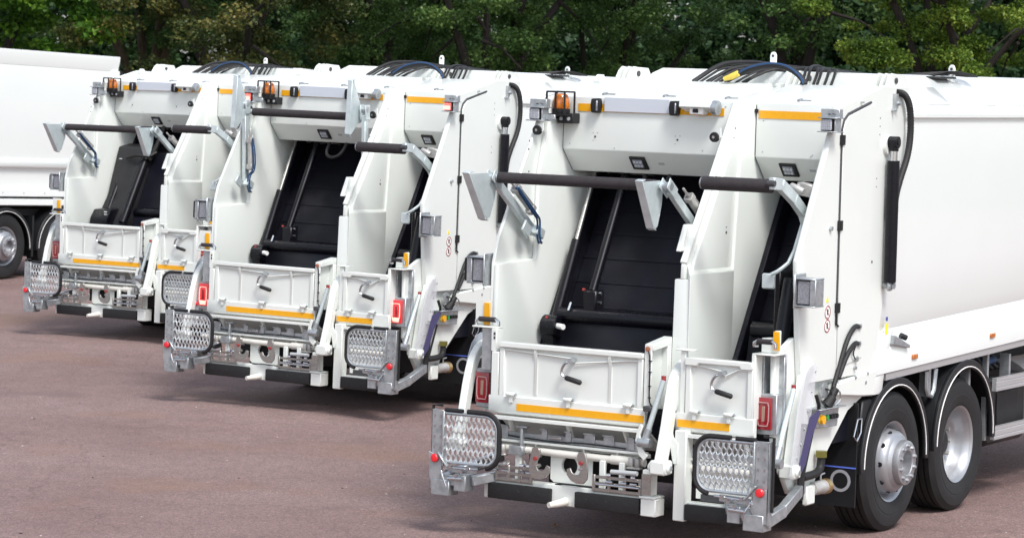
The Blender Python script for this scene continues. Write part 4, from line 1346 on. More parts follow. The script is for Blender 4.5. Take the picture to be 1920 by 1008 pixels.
    B().tube([(-0.345, -0.12, 0.305), (-0.345, -0.17, 0.303), (-0.375, -0.27, 0.295), (-0.385, -0.30, 0.293)], [0.032, 0.031, 0.023, 0.020], 12).build('coupling_pin', 'pipe_cream', root)
    # ---------- roof of the tailgate: lugs, hoses, eyes
    lug(root, -1.02, 1.80)
    lug(root, 0.42, 1.86)
    lug(root, 1.155, 1.80)
    B().prism([(1.55, 3.31), (1.62, 3.36), (1.66, 3.31)], 'x', -1.18, -1.12).build('roof_cleat', P, root)
    for x, yy, zt in ((-0.68, 3.67, 3.585), (0.90, 3.68, 3.515)):
        o = B().prism([(x - 0.028, 3.30), (x - 0.028, zt - 0.03), (x - 0.018, zt - 0.006), (x, zt), (x + 0.018, zt - 0.006), (x + 0.028, zt - 0.03), (x + 0.028, 3.30)], 'y', yy, yy + 0.02).build('lifting_eye', 'body_paint', root, bevel=0.004)
        B().cyl((x, yy - 0.003, zt - 0.035), (x, yy + 0.005, zt - 0.035), 0.011, 10).build('eye_hole', 'dark_seam', o)
    rr = random.Random(3)
    for k in range(4):
        a, b = rr.uniform(-0.3, 0.2), rr.uniform(0.0, 0.65)
        B().tube([(a, 1.75, 3.33), (a + 0.08, 1.85, 3.40), ((a + b) / 2, 2.0 + 0.1 * k, 3.44 + 0.012 * k), (b - 0.05, 2.2, 3.42), (b, 2.5, 3.40)], 0.010, 6, 2).build('roof_hose', 'rubber', root)
    for k in range(7):                                             # hoses arching from the tailgate roof to the body
        xs = (-0.36, -0.30, -0.23, -0.18, -0.09, 0.0, 0.07)[k]
        zt = (3.490, 3.462, 3.475, 3.44, 3.460, 3.43, 3.455)[k]
        r = (0.018, 0.010, 0.014, 0.010, 0.012, 0.009, 0.012)[k]
        jx, jy = rr.uniform(-0.05, 0.05), rr.uniform(-0.12, 0.12)
        sp = (0.26, 0.28, 0.32, 0.36, 0.40, 0.44, 0.46)[k]
        B().tube([(xs, 1.66, 3.325), (xs + 0.04, 1.72, 3.37), (xs + sp * 0.30, 1.86, 3.44), (xs + sp * 0.55 + jx, 2.06 + jy, zt - 0.01), (xs + sp * 0.8 - jx, 2.35 + jy, zt), (xs + sp + jx, 2.75, zt - 0.03), (xs + sp, 3.05, 3.40)], r, 7, 2).build('roof_hose', 'rubber', root)
    for k in range(6):
        xs = (0.53, 0.565, 0.63, 0.66, 0.72, 0.775)[k]
        zt = (3.455, 3.47, 3.44, 3.45, 3.425, 3.43)[k]
        B().tube([(xs, 1.70, 3.33), (xs - 0.005, 1.76, 3.39), (xs - 0.05, 1.88, 3.45), (xs - 0.14, 2.10, zt), (xs - 0.24, 2.45, zt + 0.005), (xs - 0.30, 2.9, 3.40)], 0.011, 7, 2).build('roof_hose', 'rubber', root)
    B().tube([(-0.02, 1.60, 3.355), (0.05, 1.62, 3.40), (0.15, 1.64, 3.445), (0.30, 1.66, 3.470), (0.44, 1.66, 3.452), (0.55, 1.64, 3.39), (0.60, 1.62, 3.33)], 0.022, 9, 2).build('roof_hose', 'rubber', root)
    B().tube([(0.0, 1.585, 3.36), (0.06, 1.59, 3.405), (0.14, 1.60, 3.45), (0.30, 1.62, 3.486), (0.45, 1.62, 3.468), (0.57, 1.60, 3.39), (0.60, 1.59, 3.335)], 0.008, 7, 2).build('roof_hose', 'blue_hose', root)
    b = B()
    for k in range(5):
        b.tube([(0.62 + 0.05 * k, 3.25 + 0.04 * k, 3.415), (0.75 + 0.06 * k, 3.5, 3.445 + 0.006 * k), (0.95 + 0.02 * k, 3.9, 3.425)], 0.009, 6, 1)
    b.each('roof_hose', 'rubber', root)
    B().box(0.70, 0.98, 3.25, 3.60, 3.400, 3.418).build('hose_tray', 'mudguard_plastic', root, bevel=0.006)
    # ---------- body
    def bz(y, z):
        return z + (y - 2.0) * 0.028
    prof = []
    yA, yB = 1.66, 8.2
    ribs = B()
    sec = [(1.235, 3.135), (1.262, 3.128), (1.262, 3.105), (1.235, 3.095), (1.245, 2.8), (1.250, 2.4), (1.248, 2.0), (1.235, 1.65), (1.205, 1.53),
           (1.262, 1.372), (1.262, 1.215), (1.225, 1.212)]
    top = [(0.0, 3.425), (0.84, 3.425), (0.93, 3.385)]
    full = top + sec + [(1.10, 1.20), (0.0, 1.20)]
    rgt = full
    lft = [(-a, b) for a, b in full[::-1]][1:-1]
    loop = rgt + lft
    def ring_at(y):
        out = []
        for a, b in loop:
            q = b if b > 2.9 else b + (y - 2.0) * 0.028 * (1 - max(0.0, (b - 1.5) / 1.4) if b > 1.5 else 1)
            yy = y
            if y < 2.0:
                yy = 1.50 + (b - 1.06) * 0.245 + 0.03 if b < 3.2 else 2.06
            out.append((a, yy, q))
        return out
    n = len(loop)
    ys = [1.66, 2.3, 3.0, 4.0, 5.0, 6.5, 8.2]
    v = []
    for y in ys:
        v += ring_at(y)
    f = [tuple(range(n))[::-1], tuple(range((len(ys) - 1) * n, len(ys) * n))]
    for j in range(len(ys) - 1):
        for i in range(n):
            f.append((j * n + i, j * n + (i + 1) % n, (j + 1) * n + (i + 1) % n, (j + 1) * n + i))
    body = B().add(v, f).build('compactor_body', 'body_paint', root, sharp=22)
    # pressed panels along the sloping shoulder
    d0, d1 = Vector((0.93, 0, 3.385)), Vector((1.235, 0, 3.135))
    nn = Vector((0.634, 0, 0.773))
    for k in range(6):
        ya, yb = 2.35 + 0.92 * k, 2.35 + 0.92 * k + 0.72
        for sg in (-1, 1):
            A, Cc = d0.lerp(d1, 0.24), d0.lerp(d1, 0.76)
            m = (A + Cc) / 2 + nn * 0.004
            sb = B().obox(Vector((sg * m.x, ya, m.z)), Vector((sg * m.x, yb, m.z)), (Cc - A).length, 0.016, up=Vector((sg * nn.x, 0, nn.z)))
            sb.build('pressed_panel', 'body_paint', body, bevel=0.012, seg=2)
    # rear end of the sill: corner casting, wedge and stickers
    B().prism([(1.60, 1.235), (1.80, 1.52), (1.93, 1.52), (1.80, 1.30), (1.75, 1.06), (1.58, 1.06)], 'x', 1.10, 1.255).build('body_corner', 'body_paint', root, bevel=0.012, seg=2)
    B().prism([(1.87, 1.49), (2.16, 1.40), (2.16, 1.375), (1.87, 1.42)], 'x', 1.22, 1.29).build('body_wedge', 'galvanised', root, bevel=0.004)
    B().cyl((1.25, 2.06, 1.475), (1.28, 2.10, 1.455), 0.022, 10).build('wedge_knob', 'rubber', root)
    B().box(1.256, 1.258, 1.76, 1.81, 1.50, 1.58).build('warning_sticker', 'yellow_sticker', root)
    B().box(1.256, 1.258, 1.765, 1.80, 1.60, 1.63).build('info_sticker', 'blue_print', root)
    for y in (2.30, 3.85):
        z = 1.30 + (y - 2.3) * 0.04
        o = B().box(1.262, 1.276, y - 0.045, y + 0.045, z - 0.018, z + 0.018).build('side_marker', 'amber_lens', root, bevel=0.004)
        B().box(1.2621, 1.270, y + 0.046, y + 0.058, z - 0.017, z + 0.017).build('marker_base', 'rubber', o)
    B().obox((1.235, 1.82, 1.178), (1.235, 8.2, 1.36), 0.03, 0.05).build('sill_strip', 'aluminium', root)
    b = B()
    for y in (2.75, 3.55, 4.4):
        b.box(1.12, 1.20, y, y + 0.04, 0.95, 1.17)
    b.tube([(1.19, 2.72, 1.15), (1.19, 2.72, 0.98), (1.19, 2.86, 0.94), (1.19, 2.90, 1.16)], 0.02, 8, 1)
    b.each('sill_bracket', 'galvanised', root)
    # ---------- chassis and running gear
    b = B()
    for x in (-0.46, 0.38):
        b.box(x, x + 0.08, 0.55, 8.2, 0.72, 1.02)
    for y in (0.8, 2.0, 3.4, 5.0, 6.8):
        b.box(-0.38, 0.38, y, y + 0.10, 0.75, 0.98)
    b.build('chassis_frame', 'chassis_black', root)
    b = B()
    for y in (2.03, 3.38):
        b.cyl((-1.0, y, 0.525), (1.0, y, 0.525), 0.07, 12)
        b.lathe([(0.0, -0.2), (0.14, -0.16), (0.2, 0.0), (0.14, 0.16), (0.0, 0.2)], (0, y, 0.525), 'x', 16)
    b.each('axle', 'chassis_black', root, per=2)
    B().box(-0.36, 0.36, 2.45, 5.2, 0.40, 0.95).build('underbody_light_block', 'chassis_black', root, bevel=0.05)  # unseen box added to keep light from passing beneath the truck
    B().cyl((-0.62, 4.3, 0.72), (-0.62, 6.5, 0.72), 0.26, 18).build('tank_cylinder', 'chassis_black', root)  # unseen tank shape, also added to block light under the chassis
    for y in (2.03, 3.38):
        for x in (-0.62, 0.58):
            B().lathe([(0.0, -0.10), (0.13, -0.10), (0.14, 0.0), (0.10, 0.12), (0.0, 0.13)], (x, y - 0.28, 0.72), 'z', 16).build('air_bellow', 'rubber', root)
    B().prism([(0.62, 0.40), (1.45, 0.98), (1.45, 1.06), (0.6, 0.9)], 'x', -1.1, 1.15).build('under_tray', 'chassis_black', root)
    for sg in (1, -1):
        wheel(root, sg * 1.225, 2.03, False, sg)
        wheel(root, sg * 1.195, 3.38, True, sg)
        mudguard(root, 2.03, 0.535, sg)
        mudguard(root, 3.38, 0.575, sg)
        fl = B().box(sg * 0.98 - 0.26, sg * 0.98 + 0.26, 1.36, 1.375, 0.25, 1.02).build('mudflap', 'mudguard_plastic', root)
        r = B().lathe([(0.060, 0.0), (0.082, 0.0), (0.082, 0.002), (0.060, 0.002)], (sg * 0.98 + 0.14, 1.3595, 0.44), 'y', 24, -1)
        r.build('flap_emblem', 'dull_print', fl)
        B().box(sg * 0.98 - 0.2, sg * 0.98 + 0.26, 1.356, 1.3595, 0.535, 0.545).build('flap_line', 'blue_line', fl)
    fm = B().box(-0.62, 0.62, 1.00, 1.015, 0.34, 0.62).build('rear_apron', 'mudguard_plastic', root)
    text_mesh('NK   LE B', 0.11, 'dull_print', 'apron_lettering', fm, Matrix.Translation((-0.18, 0.996, 0.43)) @ Matrix.Rotation(math.pi / 2, 4, 'X'))
    text_mesh('NO', 0.10, 'dull_print', 'apron_lettering', fm, Matrix.Translation((0.42, 0.996, 0.36)) @ Matrix.Rotation(math.pi / 2, 4, 'X'))
    B().prism([(1.52, 0.66), (1.40, 0.70), (1.46, 1.03), (1.62, 1.03), (1.56, 0.80)], 'x', 0.75, 1.235).build('mudguard_stay', 'mudguard_plastic', root, bevel=0.01)
    B().tube([(1.24, 1.36, 0.90), (1.24, 1.30, 0.78), (1.24, 1.36, 0.74), (1.24, 1.42, 0.80), (1.24, 1.43, 0.90), (1.24, 1.36, 0.90)], 0.008, 6).build('tie_ring', 'chrome', root)
    # side guards with grooves
    for z0, z1 in ((0.90, 1.005), (0.505, 0.610)):
        g = B()
        pr = [(1.225, z0), (1.262, z0), (1.262, z0 + 0.022), (1.256, z0 + 0.026), (1.256, z0 + 0.032), (1.262, z0 + 0.036), (1.262, z1 - 0.036), (1.256, z1 - 0.032),
              (1.256, z1 - 0.026), (1.262, z1 - 0.022), (1.262, z1), (1.225, z1)]
        g.prism(pr, 'y', 3.99, 8.0)
        g.build('side_guard', 'aluminium', root)
        for sg in (-1,):
            B().box(-1.262, -1.225, 3.99, 8.0, z0, z1).build('side_guard', 'aluminium', root)
    B().box(1.16, 1.20, 3.93, 3.97, 0.50, 1.22).build('guard_post', 'galvanised', root)
    B().box(1.16, 1.20, 5.6, 5.64, 0.50, 1.22).build('guard_post', 'galvanised', root)
    bx = B().box(0.55, 1.12, 4.15, 5.0, 0.42, 0.98).build('battery_box', 'mudguard_plastic', root, bevel=0.03)
    B().box(1.1205, 1.132, 4.35, 4.80, 0.55, 0.85).build('box_lid', 'chassis_black', bx, bevel=0.01)
    B().cyl((0.85, 5.15, 0.75), (0.85, 7.4, 0.75), 0.30, 24).build('fuel_tank', 'aluminium', root)
    B().cyl((1.05, 4.25, 1.10), (1.05, 4.45, 1.11), 0.03, 14).build('tank_cylinder', 'blue_hose', root)
    b = B()
    for k in range(5):
        b.tube([(1.0, 4.02 + 0.1 * k, 1.18), (1.05, 4.1 + 0.12 * k, 1.05), (1.0, 4.4 + 0.1 * k, 1.02)], 0.014, 6, 1)
    b.build('service_hoses', 'rubber', root, kind='stuff')
    # ---------- the steps
    footstep(root, -1)
    footstep(root, 1)


def packer_rams(root, low):
    """the two rams in front of the packer of the wide hopper"""
    t = empty('packer_rams', parent=root)
    if not low:
        B().cyl((-1.085, 0.92, 1.48), (-1.085, 1.21, 2.09), 0.040, 16).build('ram', 'cylinder_black', t)
        B().cyl((-1.085, 1.20, 2.08), (-1.085, 1.52, 2.72), 0.018, 14).build('ram_rod', 'stainless', t)
        B().cyl((-0.80, 0.98, 1.73), (-0.80, 1.45, 2.62), 0.034, 16).build('ram', 'cylinder_black', t)
        b = B().cyl((-1.15, 0.87, 1.455), (-1.02, 0.87, 1.455), 0.085, 18)
        b.prism([(0.80, 1.48), (0.95, 1.48), (0.98, 1.20), (0.86, 1.18)], 'x', -1.14, -1.04)
        b.build('ram_pivot', 'cylinder_black', t, bevel=0.008)
        B().cyl((-1.02, 0.84, 1.462), (-0.955, 0.82, 1.460), 0.022, 12).build('pin', 'white_sticker', t)
        b = B().box(-0.86, -0.74, 0.93, 1.06, 1.56, 1.74)
        b.build('ram_pivot', 'cylinder_black', t, bevel=0.012)
        d = B()
        for z in (1.65, 1.72):
            d.cyl((-0.74, 0.98, z), (-0.725, 0.98, z), 0.012, 8)
        d.cyl((-0.96, 0.90, 1.58), (-0.95, 0.92, 1.64), 0.012, 8)
        d.build('bolts', 'chrome', t, kind='stuff')
        B().tube([(-0.55, 1.30, 2.62), (-0.55, 1.22, 2.50), (-0.46, 1.20, 2.46), (-0.36, 1.22, 2.50), (-0.33, 1.30, 2.64)], 0.018, 8, 2).build('ram_hose', 'rubber', t)
        d = B()
        for x, y, z in ((-1.10, 0.82, 1.52), (-0.86, 0.95, 1.74)):
            d.cyl((x - 0.01, y, z), (x + 0.01, y, z), 0.012, 8)
        d.build('paint_mark', 'red_mark', t, kind='stuff')
    else:
        # packer carriage run down, close to the opening
        B().prism([(1.30, 2.30), (1.42, 2.32), (1.02, 1.30), (0.80, 1.22)], 'x', -0.72, 0.26).build('carriage_plate', 'hopper_black', t, bevel=0.01)
        B().prism([(1.18, 2.36), (1.42, 2.40), (1.50, 2.2), (1.00, 1.30), (0.72, 1.35), (0.98, 1.75)], 'x', -1.15, -0.66).build('carriage', 'chassis_black', t, bevel=0.03, seg=2)
        B().cyl((-1.05, 0.86, 1.50), (-1.05, 1.20, 2.12), 0.045, 16).build('ram', 'cylinder_black', t)
        B().cyl((-0.70, 0.74, 1.40), (-0.70, 1.18, 2.22), 0.055, 16).build('ram', 'cylinder_black', t)
        B().prism([(0.62, 1.44), (0.70, 1.56), (0.90, 1.58), (0.98, 1.40), (0.90, 1.20), (0.62, 1.25)], 'x', -1.14, -0.86).build('ram_pivot', 'cylinder_black', t, bevel=0.025, seg=2)
        d = B()
        for a, b in ((1.50, 0.66), (1.53, 0.66)):
            d.cyl((-0.93, b, a), (-0.88, b, a), 0.012, 8)
        for z in (2.14, 2.20):
            d.cyl((-1.08, 1.12, z), (-1.03, 1.12, z), 0.010, 8)
        d.build('bolts', 'chrome', t, kind='stuff')
        B().tube([(-0.95, 1.10, 2.22), (-0.75, 1.05, 2.26), (-0.6, 1.1, 2.24), (-0.55, 1.2, 2.3)], 0.02, 8, 2).build('ram_hose', 'rubber', t)
        B().tube([(-0.62, 1.15, 2.20), (-0.55, 1.25, 2.45), (-0.48, 1.3, 2.7)], 0.03, 8, 1).build('ram_hose', 'rubber', t)
    return t


def rot_small(wx, wy):
    w = Vector((wx, wy, 0))
    return Matrix.Rotation(w.length, 4, w.normalized()) if w.length > 1e-9 else Matrix.Identity(4)


truckA = empty('refuse_truck')
refuse_truck(truckA)
truckB = empty('refuse_truck')
truckC = empty('refuse_truck')
for t in (truckB, truckC):
    for ch in list(truckA.children):
        copy_tree(ch, t)
for t, raised, low, lit in ((truckA, False, False, False), (truckB, True, False, True), (truckC, False, True, False)):
    lifting_bar(t, raised)
    side_bar(t)
    packer_rams(t, low)
    for sg in (-1, 1):
        tail_light(t, sg, lit)
        square_lamp(t, sg, lit)
B().tube([(-0.055, 1.575, 3.352), (0.0, 1.58, 3.370), (0.06, 1.585, 3.398)], [0.016, 0.024, 0.024], 10).build('hose_wrap', 'yellow_wrap', truckA)
truckB.matrix_world = Matrix.Translation((-6.70814, 5.48997, -0.038)) @ rot_small(-0.01231146, 0.00931732) @ Matrix.Rotation(0.02584677, 4, 'Z')
truckC.matrix_world = Matrix.Translation((-12.61768, 10.2432, -0.0872)) @ rot_small(-0.01693736, -0.00091284) @ Matrix.Rotation(0.00334726, 4, 'Z')
tag(truckA, 'nearest white split-body refuse truck, rear wheels in view, tail lights off', 'truck', 'white refuse trucks parked in a row')
tag(truckB, 'middle white refuse truck with lit red tail lights and raised lifting bar', 'truck', 'white refuse trucks parked in a row')
tag(truckC, 'farthest white refuse truck beside the tipper, glossy black packer lowered in its hopper', 'truck', 'white refuse trucks parked in a row')

# ------------------------------------------------------------------ the tipper lorry at the far left
tip = empty('tipper_lorry', (-21.70, 17.01, -0.134), (-0.03, 0, 0))
tag(tip, 'white tipper lorry with tall plain body cut off by the left edge', 'truck')


def tipper(root):
    P = 'body_paint'
    y0, y1 = -6.0, 2.62
    tb = B().prism([(1.235, 3.40), (1.235, 1.90), (1.20, 1.76), (1.20, 1.40), (-1.20, 1.40), (-1.20, 1.76), (-1.235, 1.90), (-1.235, 3.40), (-1.18, 3.40), (-1.18, 1.95), (1.18, 1.95), (1.18, 3.40)], 'y', y0, y1)
    tb.build('tipper_body', P, root, bevel=0.01)
    for sg in (-1, 1):
        X = lambda a, b: (min(sg * a, sg * b), max(sg * a, sg * b))
        pr = [(sg * 1.17, 3.60), (sg * 1.275, 3.60), (sg * 1.275, 3.53), (sg * 1.238, 3.36), (sg * 1.17, 3.36)]
        B().prism(pr, 'y', y0, y1 + 0.02).build('top_rail', P, root, bevel=0.003)
        B().prism([(sg * 1.19, 1.90), (sg * 1.268, 1.88), (sg * 1.268, 1.77), (sg * 1.19, 1.74)], 'y', y0, y1 - 0.1).build('rub_rail', P, root, bevel=0.005)
        B().box(*X(1.17, 1.275), y1 - 0.15, y1 + 0.03, 1.42, 3.368).build('corner_post', P, root, bevel=0.01)
        B().box(*X(1.15, 1.245), y0, y1 - 0.2, 1.30, 1.42).build('lower_rail', P, root, bevel=0.01)
        B().box(*X(1.14, 1.265), y0, y1 - 0.9, 1.16, 1.27).build('side_skirt', P, root, bevel=0.012)
        d = B()
        for k in range(14):
            d.cyl((sg * 1.245, y0 + 0.4 + 0.5 * k, 1.36), (sg * 1.25, y0 + 0.4 + 0.5 * k, 1.36), 0.012, 8)
        o = d.build('rivets', 'grey_sticker', root)
        o['kind'] = 'stuff'
        for y in (0.0, 1.36, -3.6):
            wheel(root, sg * 1.21, y, False, sg)
        for y in (0.0, 1.36):
            mudguard(root, y, 0.50, sg, r=0.63)
    B().prism([(1.20, 3.38), (1.20, 1.42), (-1.20, 1.42), (-1.20, 3.38)], 'y', y1 - 0.04, y1 + 0.02).build('end_board', P, root, bevel=0.006)
    B().cyl((1.20, y1 + 0.06, 3.33), (1.27, y1 + 0.06, 3.33), 0.05, 14).build('hinge_pin', 'rubber', root)
    b = B()
    for x in (-0.46, 0.38):
        b.box(x, x + 0.08, y0, 2.3, 0.78, 1.10)
    for y in (-4.0, -2.0, 0.6, 2.0):
        b.box(-0.38, 0.38, y, y + 0.10, 0.80, 1.05)
    b.build('chassis_frame', 'chassis_black', root)
    B().box(-0.9, 0.9, y0, 2.4, 1.12, 1.30).build('sub_frame', 'chassis_black', root)
    B().box(0.50, 0.98, -2.6, 2.0, 0.62, 1.10).build('inner_panel', 'chassis_black', root)
    B().box(0.72, 1.22, 0.66, 0.70, 0.35, 1.0).build('mudflap', 'mudguard_plastic', root)
    d = empty('printed_logo', parent=root)
    for k in range(5):
        B().prism([(1.62 + 0.075 * k, 2.07), (1.655 + 0.075 * k, 2.07), (1.70 + 0.075 * k, 2.19), (1.67 + 0.075 * k, 2.19)], 'x', 1.2355, 1.2375).build('logo_stroke', 'blue_print', d)
    B().prism([(1.60, 2.22), (2.05, 2.24), (2.1, 2.34), (1.95, 2.30)], 'x', 1.2355, 1.2375).build('logo_stroke', 'blue_print', d)


tipper(tip)

# ------------------------------------------------------------------ trees behind the lorry park
def leaf_material(name, c1, c2, c3):
    m = bpy.data.materials.new(name)
    m.use_nodes = True
    t = m.node_tree
    t.nodes.clear()
    geo = t.nodes.new('ShaderNodeNewGeometry')
    tc = t.nodes.new('ShaderNodeTexCoord')
    n = t.nodes.new('ShaderNodeTexNoise')
    n.inputs['Scale'].default_value = 0.9
    n.inputs['Detail'].default_value = 3
    t.links.new(tc.outputs['Object'], n.inputs['Vector'])
    add = t.nodes.new('ShaderNodeMath')
    add.operation = 'MULTIPLY_ADD'
    add.inputs[1].default_value = 0.55
    t.links.new(geo.outputs['Random Per Island'], add.inputs[0])
    sub = t.nodes.new('ShaderNodeMapRange')
    sub.inputs[1].default_value = 0.30
    sub.inputs[2].default_value = 0.70
    sub.inputs[3].default_value = 0.0
    sub.inputs[4].default_value = 0.5
    t.links.new(n.outputs[0], sub.inputs[0])
    t.links.new(sub.outputs[0], add.inputs[2])
    r = t.nodes.new('ShaderNodeValToRGB')
    e = r.color_ramp.elements
    e[0].position, e[0].color = 0.1, (*c1, 1)
    e[1].position, e[1].color = 0.95, (*c3, 1)
    q = e.new(0.55)
    q.color = (*c2, 1)
    t.links.new(add.outputs[0], r.inputs[0])
    p = t.nodes.new('ShaderNodeBsdfPrincipled')
    p.inputs['Roughness'].default_value = 0.5
    p.inputs['Specular IOR Level'].default_value = 0.35
    t.links.new(r.outputs[0], p.inputs['Base Color'])
    tr = t.nodes.new('ShaderNodeBsdfTranslucent')
    t.links.new(r.outputs[0], tr.inputs['Color'])
    mx = t.nodes.new('ShaderNodeMixShader')
    mx.inputs[0].default_value = 0.30
    o = t.nodes.new('ShaderNodeOutputMaterial')
    t.links.new(p.outputs[0], mx.inputs[1])
    t.links.new(tr.outputs[0], mx.inputs[2])
    t.links.new(mx.outputs[0], o.inputs['Surface'])
    MATS[name] = m


leaf_material('leaf_maple', (0.0400, 0.1092, 0.0182), (0.1183, 0.2730, 0.0328), (0.2912, 0.4732, 0.0546))
leaf_material('leaf_mid', (0.0328, 0.0764, 0.0237), (0.0837, 0.1638, 0.0400), (0.2093, 0.3003, 0.0819))
leaf_material('leaf_olive', (0.0276, 0.0506, 0.0184), (0.0759, 0.1012, 0.0276), (0.2185, 0.1782, 0.0483))
leaf_material('leaf_lime', (0.0414, 0.0920, 0.0161), (0.1323, 0.2242, 0.0299), (0.3450, 0.4140, 0.0690))
leaf_material('leaf_dark', (0.0168, 0.0420, 0.0196), (0.0364, 0.0784, 0.0308), (0.0700, 0.1260, 0.0420))
mat('bark', (0.026, 0.020, 0.017), 0.9, var=0.5, vscale=9, bump=0.6, bscale=14, stretch=(3, 3, 0.6))
mat('bark_pale', (0.11, 0.08, 0.055), 0.9, var=0.5, vscale=6, bump=0.4, bscale=14, stretch=(3, 3, 0.6))
mat('grass', (0.035, 0.065, 0.018), 0.9, var=0.5, vscale=1.5, bump=0.5, bscale=30)

FW = Vector((-0.5165, 0.8563, 0))
RT = Vector((0.8563, 0.5165, 0))
C0 = Vector((10.154, -18.374, 0))


def leaf_mesh(name, cents, radii, counts, size, material, droop=0.3, seed=0):
    r = np.random.default_rng(seed)
    P = []
    for c, rad, n in zip(cents, radii, counts):
        d = r.normal(size=(n, 3))
        d /= np.linalg.norm(d, axis=1)[:, None]
        k = r.random(n) ** 0.45
        q = d * k[:, None] * rad
        P.append(q + c)
    P = np.concatenate(P)
    N = len(P)
    # leaf planes: mostly facing up and outward, hanging a little
    nrm = r.normal(size=(N, 3)) * 0.7 + np.array([0, 0, 1.0])
    nrm /= np.linalg.norm(nrm, axis=1)[:, None]
    a = r.normal(size=(N, 3)) + np.array([0, 0, -droop])
    a -= nrm * (a * nrm).sum(1)[:, None]
    a /= np.linalg.norm(a, axis=1)[:, None]
    b = np.cross(nrm, a)
    s = size * (0.6 + 0.8 * r.random(N))[:, None]
    v = np.empty((N, 4, 3))
    v[:, 0] = P
    v[:, 1] = P + a * s * 0.5 + b * s * 0.36 + nrm * s * 0.10
    v[:, 2] = P + a * s * 1.05
    v[:, 3] = P + a * s * 0.5 - b * s * 0.36 + nrm * s * 0.10
    me = bpy.data.meshes.new(name)
    me.vertices.add(N * 4)
    me.vertices.foreach_set('co', v.reshape(-1).astype(np.float32))
    me.loops.add(N * 4)
    me.loops.foreach_set('vertex_index', np.arange(N * 4, dtype=np.int32))
    me.polygons.add(N)
    me.polygons.foreach_set('loop_start', (np.arange(N) * 4).astype(np.int32))
    me.polygons.foreach_set('loop_total', np.full(N, 4, dtype=np.int32))
    me.update(calc_edges=True)
    me.materials.append(MATS[material])
    return me


def tree(name, label, X, D, height, crown_r, z_low, leafm, trunk_r=0.22, lean=0.0, forks=5, seed=0, nleaf=26000, size=0.10, bark='bark', fork_z=2.6, clus=0.55, holes=0.0):
    r = random.Random(seed)
    rn = np.random.default_rng(seed + 100)
    base = C0 + FW * D + RT * X
    base.z = gz(base.x, base.y) - 0.1
    trunk_r *= 0.75
    nleaf = int(nleaf * 1.4)
    root = empty(name, base)
    tag(root, label, 'tree', 'trees behind the lorry park')
    # trunk and limbs
    tb = B()
    top = Vector((RT.x * lean, RT.y * lean, fork_z))
    pts = [Vector((0, 0, 0)), Vector((0.03, 0.02, 0.25)), top * 0.5 + Vector((r.uniform(-.08, .08), r.uniform(-.08, .08), 0)), top]
    tb.tube(pts, [trunk_r * 1.5, trunk_r * 1.1, trunk_r, trunk_r * 0.92], 12, 0)
    ends = []
    for k in range(forks):
        a = 2 * math.pi * (k + r.random() * 0.6) / forks
        sp = crown_r * (0.45 + 0.5 * r.random())
        zz = fork_z + (height - fork_z) * (0.35 + 0.5 * r.random())
        e = Vector((math.cos(a) * sp, math.sin(a) * sp, zz))
        m1 = top.lerp(e, 0.35) + Vector((r.uniform(-.25, .25), r.uniform(-.25, .25), 0.25))
        m2 = top.lerp(e, 0.7) + Vector((r.uniform(-.3, .3), r.uniform(-.3, .3), 0.2))
        tb.tube([top - Vector((0, 0, 0.15)), m1, m2, e], [trunk_r * 0.72, trunk_r * 0.5, trunk_r * 0.32, 0.03], 8, 1)if False else tb.tube([top - Vector((0, 0, 0.15)), m1, m2, e], [trunk_r * 0.72, trunk_r * 0.5, trunk_r * 0.32, 0.03], 8)
        ends += [m1, m2, e]
        for j in range(3):
            f = m1.lerp(e, 0.2 + 0.3 * j)
            g = f + Vector((r.uniform(-1, 1), r.uniform(-1, 1), r.uniform(-0.9, 0.5))) * crown_r * 0.42
            tb.tube([f, f.lerp(g, 0.5) + Vector((0, 0, 0.15)), g], [trunk_r * 0.26, trunk_r * 0.15, 0.015], 6)
            ends.append(g)
    tb.build('trunk', bark, root)
    # crown: clumps inside an uneven ellipsoid, denser near its surface
    nc = int(150)
    cz = (height + z_low) / 2
    hz = (height - z_low) / 2
    cents, radii = [], []
    while len(cents) < nc:
        d = rn.normal(size=3)
        d /= np.linalg.norm(d)
        k = rn.random() ** 0.33
        lump = 1 + 0.22 * math.sin(3 * math.atan2(d[1], d[0]) + seed) + 0.15 * math.sin(5 * d[2] + seed * 1.7)
        c = np.array([d[0] * crown_r * k * lump + top.x, d[1] * crown_r * k * lump + top.y, cz + d[2] * hz * k * lump])
        if holes and math.sin(c[0] * 1.7 + seed) * math.sin(c[1] * 1.9) * math.sin(c[2] * 2.1 + seed) > 1 - holes:
            continue
        cents.append(c)
        radii.append(np.array([1.0, 1.0, 0.5]) * clus * 0.82 * (0.6 + 0.8 * rn.random()))
    for e in ends[::2]:
        cents.append(np.array(e))
        radii.append(np.array([1.0, 1.0, 0.7]) * clus * 0.8)
    w = np.array([q[0] ** 2 for q in radii])
    cnt = np.maximum(8, (nleaf * w / w.sum())).astype(int)
    me = leaf_mesh('crown', cents, radii, cnt, size, leafm, seed=seed)
    o = bpy.data.objects.new('crown', me)
    COL.objects.link(o)
    o.parent = root
    return root


